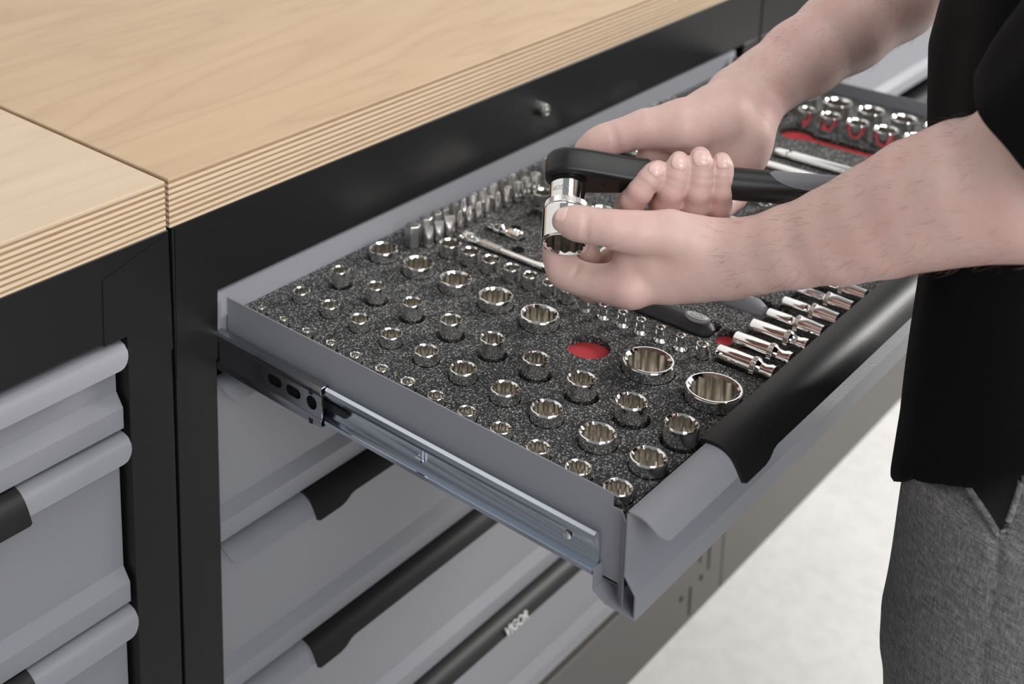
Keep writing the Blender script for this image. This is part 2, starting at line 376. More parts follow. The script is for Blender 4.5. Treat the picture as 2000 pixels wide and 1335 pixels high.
# slide, moving member
sl = MB(); DZ = .0045
prof = sheet([(-.0075, .8130 + DZ), (-.0086, .8158 + DZ), (-.0080, .8182 + DZ), (-.0060, .8190 + DZ), (-.0042, .8182 + DZ), (-.0034, .8160 + DZ), (-.0032, .8105 + DZ), (-.0022, .8085 + DZ), (-.0020, .7965 + DZ), (-.0032, .7945 + DZ), (-.0036, .7915 + DZ), (-.0050, .7895 + DZ), (-.0072, .7890 + DZ), (-.0088, .7905 + DZ), (-.0086, .7930 + DZ)], .0011)
prism_y(sl, prof, -.3740, .02)
sr = sl.build('slide_rail', M['zinc'], od)
b = MB(); b.lathe([(.0030, 0), (.0030, .0007), (.0020, .0012), (.0004, .0012)], (-.0031, -.3495, .8035 + DZ), (-1, 0, 0), 20); b.build('rivet', M['satin_chrome'], sr)
b = MB(); b.box(-.0050, -.0026, -.2220, -.2140, .8030, .8046); b.box(-.0050, -.0026, -.2216, -.2203, .8030, .8140); b.build('stop_tab', M['zinc'], sr)
b = MB(); b.loft([[(-.0046, y, z0), (-.0026, y, z0), (-.0026, y, z1), (-.0046, y, z1)] for y, z0, z1 in ((-.10, .8035, .8105), (-.141, .8040, .8095), (-.1450, .8060, .8080))]); b.build('release_lever', M['black_plastic'], sr)
# slide, fixed member in the cabinet
hb = MB(); XH = -.0116; YE = -.1235; HZ = .0045
def hz(p, d): return (XH + d, p[0], p[1])
slot = rrect(-.0780, -.0620, .8055, .8145, .0044); slot2 = rrect(-.1000, -.0835, .8050, .8140, .0044)
plate(hb, [(.30, .7935 + HZ), (.30, .8145 + HZ), (YE, .8145 + HZ), (YE, .7935 + HZ)], [slot, slot2, circle(-.1125, .8090, .0058, 24)], hz, .0011)
top = sheet([(XH, .8135 + HZ), (XH - .0014, .8158 + HZ), (XH - .0014, .8198 + HZ), (XH + .0003, .8217 + HZ), (XH + .0070, .8220 + HZ), (XH + .0087, .8205 + HZ), (XH + .0082, .8185 + HZ)], -.0011)
bot = sheet([(XH, .7945 + HZ), (XH - .0014, .7920 + HZ), (XH - .0014, .7882 + HZ), (XH + .0003, .7862 + HZ), (XH + .0070, .7858 + HZ), (XH + .0087, .7873 + HZ), (XH + .0082, .7893 + HZ)], .0011)
prism_y(hb, top, YE, .30); prism_y(hb, bot, YE, .30)
hs = rput(hb.build('slide_housing', M['dark_zinc'])); tag(hs, 'dark glossy steel drawer slide housing')
for z in (.8193, .7938): MB().box(XH - .0018, XH - .0012, -.1150, -.1110, z - .0022, z + .0022).build('square_hole', M['dark_gap'], hs, smooth=0)
MB().box(XH + .0060, XH + .0066, YE + .004, .25, .7995, .8165).build('ball_cage', M['dark_gap'], hs, smooth=0)
# ------------------------------------------------------------------ foam insert and its tools
ZF = .838
ORD = ['first', 'second', 'third', 'fourth', 'fifth', 'sixth', 'seventh', 'eighth', 'ninth', 'tenth', 'eleventh', 'twelfth', 'thirteenth', 'fourteenth', 'fifteenth', 'sixteenth', 'seventeenth']
_sock = {}
def socket_mesh(R, AF, H, npts, base=None, N=72):
    key = (round(R, 5), round(AF, 5), round(H, 4), npts, base)
    if key in _sock: return _sock[key]
    th = np.linspace(0, 2 * math.pi, N, endpoint=False)
    def hexr(t): return (AF / 2) / np.cos(((t + math.pi / 6) % (math.pi / 3)) - math.pi / 6)
    star = hexr(th) if npts == 6 else np.maximum(hexr(th), hexr(th + math.pi / 6))
    # rounded valleys
    star = np.minimum(star, AF / 2 * 1.125)
    rc = AF / 2 * 1.165
    if rc > R * .965: sc = R * .965 / rc; star = star * sc; rc *= sc
    zc = H - (rc - star) * 1.05 - (R * .03)
    rings = []
    rb = base if base else R * .96
    ch = min(.0012, R * .09)
    prof = [(rb - ch, 0), (rb, ch)]
    if base: prof += [(rb, H - .0125), (rb * .96, H - .0118), (R, H - .0095)]
    else: prof += [(rb, H * .42), (R, H * .46)]
    prof += [(R, H - ch * 1.1), (R - ch * .35, H - ch * .35), (R - ch, H), (max(rc, R * .9) if rc < R - ch else R - ch * 1.02, H - .00005)]
    for r, z in prof: rings.append([(r * math.cos(t), r * math.sin(t), z) for t in th])
    rings.append([(r * math.cos(t), r * math.sin(t), z) for r, z, t in zip(star, zc, th)])
    dep = max(H * .30, H - AF * .95)
    rings.append([(r * math.cos(t), r * math.sin(t), dep) for r, t in zip(star, th)])
    dr = min(.0062, AF * .33)
    rings.append([(dr * math.cos(t), dr * math.sin(t), dep - .0006) for t in th])
    rings.append([(dr * math.cos(t), dr * math.sin(t), dep - .006) for t in th])
    b = MB(); b.loft(rings, True); me = mesh('socket', b.v, b.f); me.materials.append(M['chrome']); me.materials.append(M['socket_bore'])
    for i, p in enumerate(me.polygons):
        if i >= N * len(prof): p.material_index = 1
    me.shade_smooth(); me.set_sharp_from_angle(angle=math.radians(14))
    _sock[key] = me; return me
pockets = []          # (loop, depth, red floor)
numbers = []          # (text, x, y)
def socket(x, y, ztop, dia, npts, label, group, H=None, base=None, gap=.0008, AF=None, number=None, noff=None):
    R = dia / 2; AF = AF or (dia * .735 if dia > .013 else dia * .62); H = H or (.038 if dia > .021 else .030 if dia > .0155 else .025)
    o = bpy.data.objects.new('socket', socket_mesh(R, AF, H, npts, base)); COL.objects.link(o)
    o.location = (x, y, ZF + ztop - H); o.rotation_euler.z = random.uniform(0, 1.)
    tag(o, label, 'socket', group)
    pockets.append((circle(x, y, (max(base or 0, R)) + gap, 32), H - ztop + .0004, False))
    if number:
        dx, dy = noff or (.004, -(R + .0062)); numbers.append((number, x + dx, y + dy))
    return o
rowA = [(-.0218, 6.5), (-.0489, 7.3), (-.0761, 8.0), (-.1040, 8.7), (-.1310, 9.6), (-.1591, 11.2), (-.1860, 12.4), (-.2141, 13.5), (-.2435, 14.6), (-.2749, 16.2), (-.3079, 17.6), (-.3416, 18.9), (-.3735, 20.4)]
for i, (y, d) in enumerate(rowA):
    socket(.0194, y, .0075, d / 1000, 12, f"chrome socket, {ORD[i]} from the bench, in the row beside the drawer's left wall", 'sockets beside the left drawer wall', base=.0052 if d < 10 else None)
rowB = [(-.0282, 15.1), (-.0629, 16.3), (-.0971, 17.5), (-.1321, 18.6), (-.1696, 20.3), (-.2072, 22.0), (-.2477, 22.9), (-.2861, 25.0), (-.3303, 27.6), (-.3718, 26.6)]
for i, (y, d) in enumerate(rowB):
    socket(.0608, y, .0095, d / 1000, 12, f"chrome socket, {ORD[i]} from the bench, in the second row from the left wall", 'sockets in the second row', number=str(10 + i), noff=(.006, -(d / 2000 + .0045)))
rowC = [(-.0334, 15.9), (-.0758, 16.6), (-.1170, 18.0), (-.1595, 19.3), (-.2020, 20.5), (-.2446, 21.5), (-.2872, 22.8), (-.3309, 24.3), (-.3722, 25.6)]
for i, (y, d) in enumerate(rowC):
    socket(.1043, y, .0150, d / 1000, 12, f"tall chrome socket, {ORD[i]} from the bench, in the third row from the left wall", 'sockets in the third row', gap=.0026, number=str(10 + i), noff=(.008, -(d / 2000 + .004)))
rowD = [(-.0263, 27.1, '20'), (-.0685, 29.0, '21'), (-.1118, 29.4, '22'), (-.1560, 30.6, '23'), (-.2018, 33.2, '24'), None, (-.3063, 40.8, '30'), (-.3628, 43.5, '32')]
for i, q in enumerate(rowD):
    if q is None: continue
    y, d, nb = q
    lab = {6: 'second largest chrome socket, beside the empty round red hole', 7: 'largest chrome socket, next to the black grip of the open drawer'}.get(i, f"wide chrome socket, {ORD[i]} from the bench, in the fourth row from the left wall")
    socket(.1695, y, .0100, d / 1000, 12, lab, 'wide sockets in the fourth row', H=.044, number=nb, noff=(.006, -(d / 2000 + .0052)))
pockets.append((circle(.167, -.2525, .0180, 40), .0060, True)); numbers.append(('27', .171, -.2755))
rowE = [(-.0676, 20.0), (-.0916, 18.2), (-.1144, 17.6), (-.1381, 16.2), (-.1586, 14.6), (-.1787, 13.2), (-.1971, 11.4), (-.2160, 9.6), (-.2348, 8.6), (-.2535, 8.4), (-.2709, 8.2), (-.2893, 7.9), (-.3080, 7.8), (-.3273, 9.9)]
en = ['14', '13', '12', '11', '10', '9', '8', '7', '6', '5.5', '5', '4.5', '4', '3']
for i, (y, d) in enumerate(rowE):
    sm = i > 6 and i < 13
    socket(.2165, y, .0125, d / 1000, 6, f"{'slim' if i > 6 else 'short'} chrome six-point socket, {ORD[i]} from the bench in the row along the extension bar", 'six-point sockets in the fifth row', base=.0057 if sm else None, number=en[i], noff=(.0125, -.0045))
for i, (x, y, d) in enumerate([(.3706, -.0636, 20.6), (.3725, -.0970, 22.5), (.3745, -.1307, 24.8), (.3765, -.1670, 26.5)]):
    socket(x, y, .012, d / 1000, 6, ['chrome socket just left of the black ratchet head', 'chrome socket hidden behind the held socket', 'chrome socket seen between the ratchet neck and the thumb', 'chrome socket under the hands'][i], 'sockets behind the held ratchet')
for i, (y, d) in enumerate([(-.1370, 34.0), (-.1774, 33.2), (-.2176, 30.8), (-.2558, 29.5), (-.2930, 28.5)]):
    socket(.8085, y, .020, d / 1000, 6, f"blurred large chrome socket, {ORD[i]} from the bench, in the row at the drawer's far wall", "sockets at the drawer's far wall", H=.044)
for i, (y, d) in enumerate([(-.1300, 19.), (-.1615, 20.5), (-.1901, 24.0), (-.2221, 25.7), (-.2545, 27.9), (-.2885, 28.)]):
    socket(.7600, y, .020, d / 1000, 6, f"blurred chrome socket, {ORD[i]} from the bench, in the row beside the long red slot", 'sockets beside the long red slot')
for i, (x, y) in enumerate([(.521, -.2215), (.500, -.2395), (.512, -.2560)]):
    socket(x, y, .012, .0125, 6, f"small chrome socket, {ORD[i]} of three between the two forearms", 'small sockets between the forearms')

# ---- screw bits
def bit_mesh(kind, r):
    N = 48; th = np.linspace(0, 2 * math.pi, N, endpoint=False)
    hexr = lambda t, k: k * .88 / np.cos(((t + math.pi / 6) % (math.pi / 3)) - math.pi / 6)
    secs = []
    def ringf(rad, z): secs.append([(a * math.cos(t), a * math.sin(t), z) for a, t in zip(rad, th)])
    if kind == 'hex':
        for z, k in ((-.012, 1), (.0195, 1), (.0208, .965), (.0215, .86), (.0217, .5)): ringf(np.minimum(hexr(th, r * k), r * k * 1.0), z)
    else:
        rs = .0040
        for z in (-.012, .0035): ringf(hexr(th, rs), z)
        ringf(hexr(th, rs * .93), .0042)
        if kind == 'slot':
            for z, k in ((.0045, 1.), (.010, 1.)): ringf(np.full(N, r * k), z)
            for q, z in ((.8, .0125), (.5, .016), (.26, .020), (.20, .0222)):
                secs.append([(max(-q * r, min(q * r, r * math.cos(t))), r * math.sin(t), z) for t in th])
        elif kind == 'phillips':
            ringf(np.full(N, r), .0055); ringf(np.full(N, r), .009)
            for k, z, dpt in ((.98, .0115, .18), (.86, .015, .42), (.62, .0185, .5), (.36, .0212, .5), (.14, .0222, .3)): ringf(r * k * (1 - dpt * (.5 - .5 * np.cos(4 * th))), z)
        else:
            ringf(np.full(N, r), .0055); ringf(np.full(N, r), .0085)
            for k, z in ((1., .0105), (1., .0208), (.93, .0218), (.5, .0220)): ringf(r * k * (1 - .26 * (.5 - .5 * np.cos(6 * th))), z)
    b = MB(); b.loft(secs); me = mesh('screw_bit', b.v, b.f); me.materials.append(M['dull_steel'] if kind == 'hex' else M['satin_chrome']); me.shade_smooth(); me.set_sharp_from_angle(angle=math.radians(28)); return me
_bm = {}
def bit(x, y, kind, r, label, up=0., rot=None):
    k = (kind, round(r, 5))
    if k not in _bm: _bm[k] = bit_mesh(kind, r)
    o = bpy.data.objects.new('screw_bit', _bm[k]); COL.objects.link(o); o.location = (x, y, ZF + up); o.rotation_euler.z = rot if rot is not None else random.uniform(-.2, .2)
    tag(o, label, 'bit', 'screw bits standing along the rear wall'); pockets.append((circle(x, y, max(r, .0040) + .0005, 12), .0125, False)); return o
KN = dict(hex='hexagon', slot='slotted', phillips='cross-head', torx='star')
backk = [('hex', .0078), ('hex', .0066), ('hex', .0056), ('hex', .0046), ('hex', .0044), ('phillips', .0040), ('torx', .0042), ('torx', .0044), ('torx', .0046), ('hex', .0045), ('torx', .0044), ('hex', .0048), ('hex', .0034), ('torx', .0034)]
bx = [.2065, .2255, .2410, .2535, .2680, .2830, .2985, .3145, .3305, .3465, .3625, .3815, .4005, .4215]
for i, ((k, r), x) in enumerate(zip(backk, bx)):
    bit(x, -.0300, k, r, f"steel {KN[k]} bit, {ORD[i]} from the left in the back row of bits", .001 if i else 0)
frontk = [('slot', .0042), ('slot', .0046), ('slot', .0052), ('phillips', .0040), ('phillips', .0042), ('phillips', .0044), ('torx', .0040), ('phillips', .0042), ('torx', .0044), ('torx', .0048), ('torx', .0050), ('torx', .0056)]
fx = [.2150, .2300, .2460, .2615, .2765, .2915, .3065, .3225, .3385, .3550, .3690, .3860]
for i, ((k, r), x) in enumerate(zip(frontk, fx)):
    bit(x, -.0425, k, r, f"steel {KN[k]} bit, {ORD[i]} from the left in the front row of bits", -.001, .9 if k == 'slot' else None)
for i in range(17):
    k, r = [('torx', .0030), ('phillips', .0030), ('hex', .0030), ('torx', .0034), ('hex', .0026)][i % 5]
    bit(.4395 + i * .0160, -.0250, k, r, f"small {KN[k]} bit, {ORD[i]} from the ratchet head, at the rear wall behind the hands", random.uniform(-.003, .001))

# ---- tools lying in the foam (all along y)
def rod(name, mt, x, prof, label, cat, z=.001, group=None, n=28, parts=()):
    b = MB(); b.lathe([(r, s) for r, s in prof], (0, 0, 0), (0, -1, 0), n); o = b.build(name, mt, None, 28); o.location = (x, 0, ZF + z); tag(o, label, cat, group); return o
def slot_pocket(x0, x1, y0, y1, r=.003, depth=.012, red=False): pockets.append((rrect(x0, x1, y0, y1, r), depth, red))
ex = rod('extension_bar', M['chrome'], .2525, [(.0, .0535), (.0045, .0535), (.0062, .0545), (.0062, .0640), (.0050, .0665), (.0038, .0690), (.0036, .0755), (.0036, .1350), (.0040, .1400), (.0045, .1455), (.0045, .1480), (.0001, .1482)], 'chrome extension bar with knurled collar lying in the foam', 'extension bar', .0012)
for k in range(9):
    b = MB(); y = .0775 + k * .0026; b.lathe([(.0036, y - .0012), (.0048, y - .0006), (.0048, y + .0006), (.0036, y + .0012)], (0, 0, 0), (0, -1, 0), 24); b.build('knurl_ring', M['satin_chrome'], ex)
MB().box(-.0032, .0032, -.1545, -.1480, -.0032, .0032).build('square_drive', M['chrome'], ex)
slot_pocket(.2460, .2590, -.1560, -.0520, .004, .009)
uj = rod('universal_joint', M['chrome'], .2875, [(.0, .0585), (.0033, .0585), (.0033, .0660), (.0052, .0665), (.0060, .0690), (.0060, .0740), (.0035, .0760), (.0030, .0790), (.0050, .0810), (.0062, .0830), (.0062, .0965), (.0052, .0972), (.0, .0972)], 'small chrome universal joint between two dark finger holes', 'universal joint', .001)
for y in (.0885, .0920): 
    b = MB(); b.lathe([(.0061, y - .0008), (.0066, y - .0004), (.0066, y + .0004), (.0061, y + .0008)], (0, 0, 0), (0, -1, 0), 24); b.build('ring', M['satin_chrome'], uj)
slot_pocket(.2806, .2944, -.0990, -.0570, .004, .010)
pockets.append((circle(.3040, -.0775, .0062, 24), .014, True)); pockets.append((circle(.2680, -.1070, .0068, 24), .014, True))
# screwdriver with black handle and badge
sd = rod('screwdriver_handle', M['black_plastic'], .2585, [(.0, .175), (.0070, .175), (.0085, .182), (.0080, .192), (.0105, .205), (.0130, .225), (.0128, .265), (.0112, .288), (.0118, .303), (.0095, .311), (.0050, .3145), (.0, .315)], 'black nut-driver handle with an oval grey badge below the hand', 'screwdriver', -.0035, n=40)
b = MB(); b.lathe([(.0034, .166), (.0034, .178)], (0, 0, 0), (0, -1, 0), 16); b.build('steel_collar', M['satin_chrome'], sd)
def badge(parent, y0, y1, r, hw, mt, txt, zc, size, shear=.1, dark=None):
    """oval plate wrapped on the upper side of a handle, its lettering as a sub-part"""
    b = MB(); secs = []; n = 17
    for i in range(15):
        t_ = i / 14; y = y0 + (y1 - y0) * t_; wd = hw * math.sqrt(max(1e-4, 1 - (2 * t_ - 1) ** 2))
        secs.append([((r + .0005) * math.sin(a), y, (r + .0005) * math.cos(a)) for a in np.linspace(-wd, wd, n)] + [((r - .002) * math.sin(a), y, (r - .002) * math.cos(a)) for a in np.linspace(wd, -wd, n)])
    b.loft(secs); p = b.build('badge', mt, parent)
    me = text_mesh(txt, size, 0., shear); l = link('lettering', me, M['white_print'], p, 0)
    l.matrix_local = frame((0, (y0 + y1) / 2, r + .0008), (0, -1, 0), (1, 0, 0))
    return p
bg = badge(sd, -.2880, -.3110, .0121, .62, M['grey_rubber'], 'VIGOR', 0, .0058)
bm_ = MB()
for a, wd in ((.0094, .0044),):
    ring = [(wd * math.sin(t), -.2995 + a * math.cos(t), .01285) for t in np.linspace(0, 2 * math.pi, 40, endpoint=False)]
    r2 = [(wd * .86 * math.sin(t), -.2995 + a * .93 * math.cos(t), .01285) for t in np.linspace(0, 2 * math.pi, 40, endpoint=False)]
    bm_.add(ring + r2, [(i, (i + 1) % 40, (i + 1) % 40 + 40, i + 40) for i in range(40)])
bm_.build('oval_outline', M['white_print'], bg, 0)
slot_pocket(.2425, .2745, -.3165, -.168, .008, .020, True); slot_pocket(.2455, .2715, -.3350, -.3170, .007, .0065, True)
gh = rod('ratchet_tool', M['grey_rubber'], .3230, [(.0, .195), (.0095, .196), (.0125, .205), (.0128, .300), (.0118, .320), (.0080, .3275), (.0, .329)], 'grey ratchet handle with white lettering below the forearm', 'ratchet', -.0055, n=40)
me = text_mesh('VIGOR', .0072, 0, .1); l = link('lettering', me, M['white_print'], gh, 0); l.matrix_local = frame((0, -.290, .0136), (0, -1, 0), (1, 0, 0))
me = text_mesh('V2440', .0036, 0, 0); l = link('lettering', me, M['white_print'], gh, 0); l.matrix_local = frame((0, -.311, .0129), (0, -1, 0), (1, 0, 0))
bm_ = MB(); ring = [(.0052 * math.sin(t), -.290 + .0125 * math.cos(t), .01335) for t in np.linspace(0, 2 * math.pi, 40, endpoint=False)]; r2 = [(.0046 * math.sin(t), -.290 + .0118 * math.cos(t), .01335) for t in np.linspace(0, 2 * math.pi, 40, endpoint=False)]
bm_.add(ring + r2, [(i, (i + 1) % 40, (i + 1) % 40 + 40, i + 40) for i in range(40)]); bm_.build('oval_outline', M['white_print'], gh, 0)
b = MB(); b.lathe([(.0, 0), (.0135, .0), (.0150, .003), (.0150, .012), (.0, .012)], (0, -.180, -.004), (0, 0, 1), 32); b.build('ratchet_head', M['satin_chrome'], gh)
slot_pocket(.3070, .3390, -.3335, -.162, .010, .022)
# seven deep sockets lying in a stepped recess
for i in range(7):
    x = .2295 + i * .0288; big = i < 3; r1 = .0079 - i * .00035 if big else .0058 - (i - 3) * .0003
    prof = [(.0, .345), (r1 * .72, .345), (r1 * .74, .3352), (r1 * .95, .3350), (r1, .3358), (r1, .3640 if big else .3555)]
    if big: prof += [(r1, .3645), (r1 * 1.06, .3650), (r1 * 1.06, .3690), (r1, .3695), (r1 * .80, .3720), (r1 * .78, .3760), (r1 * .93, .3790), (r1 * .93, .3830), (.0, .3831)]
    else: prof += [(r1 * .9, .3565), (r1 * .9, .3580), (r1 * 1.36, .3600), (r1 * 1.40, .3610), (r1 * 1.40, .3700), (r1 * 1.3, .3780), (r1 * 1.3, .3830), (.0, .3831)]
    d = rod('deep_socket', M['chrome'], x, prof, f"long chrome deep socket, {ORD[i]} from the left, lying beside the black grip", 'socket', .0015 if big else .001, 'deep sockets lying by the grip', 32)
    ks = .3650 if big else .3602; kr = r1 * 1.06 if big else r1 * 1.40
    b = MB(); n = 56; secs = []
    for s_ in (ks, ks + .0004, ks + .0032, ks + .0036): secs.append([((kr + (.0004 if k % 2 else .0)) * math.cos(6.28318 * k / n), -s_, (kr + (.0004 if k % 2 else .0)) * math.sin(6.28318 * k / n)) for k in range(n)])
    b.loft(secs); b.build('knurled_band', M['satin_chrome'], d, 20)
slot_pocket(.2180, .4130, -.3842, -.3345, .002, .013)
# bars and handles farther back
rod('bar_tool', M['satin_chrome'], .4580, [(.0, .13), (.0055, .131), (.0065, .14), (.0065, .30), (.0050, .306), (.0, .3065)], 'thick chrome bar seen between the hand and wrist', 'bar', .001); slot_pocket(.4505, .4655, -.309, -.128, .004)
rod('bar_tool', M['satin_chrome'], .5430, [(.0, .19), (.0050, .191), (.0060, .20), (.0060, .31), (.0050, .316), (.0, .3165)], 'chrome bar just below the black ratchet handle', 'bar', .001); slot_pocket(.5360, .5500, -.319, -.188, .004)
bh = rod('ratchet_tool', M['black_plastic'], .4220, [(.0, .155), (.0085, .156), (.0110, .165), (.0105, .215), (.0118, .25), (.0090, .272), (.0, .274)], 'black tool handle partly hidden under the left wrist', 'ratchet', -.003, n=32); slot_pocket(.4085, .4355, -.277, -.152, .006, .017)
me = text_mesh('VIGOR', .0065, 0, .1); l = link('lettering', me, M['white_print'], bh, 0); l.matrix_local = frame((0, -.215, .0118), (0, -1, 0), (1, 0, 0))
eb = rod('extension_bar', M['chrome'], .6530, [(.0, .176), (.0052, .1765), (.0062, .180), (.0062, .190), (.0045, .1912), (.0045, .1935), (.0066, .195), (.0066, .335), (.0, .336)], 'long bright chrome bar beside the red slot', 'extension bar', .002); slot_pocket(.6445, .6615, -.339, -.172, .005)
rod('extension_bar', M['chrome'], .6150, [(.0, .165), (.0050, .166), (.0055, .17), (.0055, .300), (.0, .301)], 'bright chrome bar emerging behind the right wrist', 'extension bar', .001); slot_pocket(.6080, .6220, -.304, -.162, .004)
rod('extension_bar', M['chrome'], .5450, [(.0, .040), (.0090, .0405), (.0105, .043), (.0105, .070), (.0080, .074), (.0080, .150), (.0, .151)], 'thick chrome bar seen above the ratchet neck', 'extension bar', .003); slot_pocket(.5330, .5570, -.154, -.037, .005, .014)
# red slot with round end
chan = [(.7150, -.3350), (.7370, -.3350), (.7370, -.1830)]
for a in np.linspace(-40, 220, 22): chan.append((.7270 + .0195 * math.cos(math.radians(a)), -.1660 + .0195 * math.sin(math.radians(a))))
chan.append((.7150, -.1830)); pockets.append((chan, .0055, True))
# shallow dark tray behind the held socket
pockets.append(([(.3150, -.0640), (.3520, -.0640), (.3520, -.1200), (.3150, -.1200)][::-1], .006, False))

fo = empty('foam_insert', (.444, -.19, ZF)); tag(fo, 'black speckled foam insert filling the open drawer, red underneath', 'foam insert')
FI = Matrix.Translation(-Vector(fo.location))
def fput(o): o.parent = fo; o.matrix_parent_inverse = FI; return o
outer = [(.0015, -.3855), (.8865, -.3855), (.8865, .0012), (.0015, .0012)]
outer_dense = outer
v, f = holed(outer_dense, [p for p, d, r in pockets])
b = MB(); b.add([(x, y, ZF) for x, y in v], f)
ZBOT = .7905
b.add([(x, y, ZF) for x, y in outer] + [(x, y, ZBOT) for x, y in outer], [(i, (i + 1) % 4, (i + 1) % 4 + 4, i + 4) for i in range(4)])
for lp, dep, red in pockets:
    n = len(lp); dep = min(dep, .0455); rnd = .0005
    b.add([(x, y, ZF) for x, y in lp] + [(x, y, ZF - dep) for x, y in lp], [(i, i + n, (i + 1) % n + n, (i + 1) % n) for i in range(n)])
    if red:
        rb = MB(); rb.add([(x, y, ZF - dep) for x, y in lp] + [(x, y, ZF - dep - .004) for x, y in lp], [tuple(range(n))] + [(i, i + n, (i + 1) % n + n, (i + 1) % n) for i in range(n)]); fput(rb.build('red_pocket_floor', M['red_foam'], smooth=0))
    else: b.add([(x, y, ZF - dep) for x, y in lp], [tuple(range(n))])
fput(b.build('foam_sheet', M['foam'], smooth=0))
_tm = {}
for s_, x, y in numbers:
    if s_ not in _tm: _tm[s_] = text_mesh(s_, .0088, 0, .15)
    o = link('size_number', _tm[s_], M['dark_print'], None, 0); o.matrix_world = frame((x, y, ZF + .00025), (1, 0, 0), (0, 1, 0)); fput(o)
# ------------------------------------------------------------------ ratchet and the socket held on it
HD = 1.05
O = at(1112, 330, HD); rr_ = ray(1105, 350); rr_ /= np.linalg.norm(rr_)
er = CR[0] - (CR[0] @ rr_) * rr_; er /= np.linalg.norm(er); ed = np.cross(rr_, er)
be = math.radians(29)
ax_a = math.cos(be) * (-.09 * er + .996 * ed) - math.sin(be) * rr_; ax_a /= np.linalg.norm(ax_a)
ax_h = .996 * er + .089 * ed; ax_h -= (ax_h @ ax_a) * ax_a; ax_h /= np.linalg.norm(ax_h)
ax_t = np.cross(ax_a, ax_h)
def ra(h, t_, a): return O + ax_h * h + ax_t * t_ + ax_a * a
ratchet = empty('ratchet_wrench', tuple(O)); tag(ratchet, 'black reversible ratchet with grey grip inlay held in the right hand', 'ratchet')
RI = Matrix.Translation(-Vector(O))
def rp(o, par=None):
    o.parent = par or ratchet
    if par is None: o.matrix_parent_inverse = RI
    return o
def tear(ins, R=.0185, wn=.0108, L=.062, n=40):
    pts = []
    for k in range(n):
        t_ = k / (n - 1); a = math.radians(90 + 180 * t_); pts.append(((R - ins) * math.cos(a), (R - ins) * math.sin(a)))
    for k in range(1, 15):
        s = k / 14; hw = wn + (R - wn) * (.5 + .5 * math.cos(math.pi * min(1, s * 1.02))); pts.append((s * (L - ins), -(hw - ins)))
    for k in range(14, 0, -1):
        s = k / 14; hw = wn + (R - wn) * (.5 + .5 * math.cos(math.pi * min(1, s * 1.02))); pts.append((s * (L - ins), (hw - ins)))
    return pts
b = MB(); b.loft([[tuple(ra(h, t_, a)) for h, t_ in tear(i)] for a, i in ((-.0118, .0070), (-.0115, .0045), (-.0104, .0022), (-.0085, .0007), (-.006, 0), (.0075, 0), (.0098, .0006), (.0108, .0018), (.0110, .0030))])
hd = rp(b.build('ratchet_head', M['ratchet_black'], None, 40))
b = MB(); b.loft([[tuple(ra(h * .985 + .0003, t_, a)) for h, t_ in tear(i, .0160, .0095, .040)] for a, i in ((.0104, 0), (.0114, 0), (.0118, .0006))]); cp = b.build('cover_plate', M['ratchet_dark'], hd, 30)
b = MB(); b.lathe([(.0020, .0112), (.0020, .0123), (.0012, .0123), (.0010, .0119), (.0001, .0119)], tuple(ra(.0265, -.0005, 0)), ax_a, 20); b.build('screw', M['ratchet_black'], cp)
b = MB(); b.lathe([(.0135, .0105), (.0135, .0128), (.0118, .0136), (.0112, .0160), (.0, .0160)], tuple(O), ax_a, 40); b.build('drive_collar', M['ratchet_dark'], hd)
b = MB(); b.lathe([(.0, .040), (.0098, .041), (.0106, .05), (.0112, .07), (.0120, .10), (.0126, .13), (.0121, .165), (.0124, .20), (.0133, .235), (.0128, .252), (.0098, .264), (.0045, .269), (.0, .2695)], tuple(O), ax_h, 36); hg = rp(b.build('handle', M['ratchet_black'], None, 40))
up_ = -.80 * ed - .60 * rr_; up_ -= (up_ @ ax_h) * ax_h; up_ /= np.linalg.norm(up_); sd_ = np.cross(ax_h, up_)
b = MB(); secs = []
for i in range(22):
    s = i / 21; h = .150 + .100 * s; wd = .95 * math.sqrt(max(.0002, 1 - (1 - min(1, s / .30)) ** 2)) * math.sqrt(max(.0002, 1 - max(0, (s - .75) / .25) ** 2)); R0 = np.interp(h, [.13, .165, .20, .235, .252], [.0126, .0121, .0124, .0133, .0128])
    secs.append([tuple(O + ax_h * h + (R0 + .0005) * (math.cos(a) * up_ + math.sin(a) * sd_)) for a in np.linspace(-wd, wd, 13)] + [tuple(O + ax_h * h + (R0 - .002) * (math.cos(a) * up_ + math.sin(a) * sd_)) for a in np.linspace(wd, -wd, 13)])
b.loft(secs); b.build('grip_inlay', M['grey_rubber'], hg, 40)

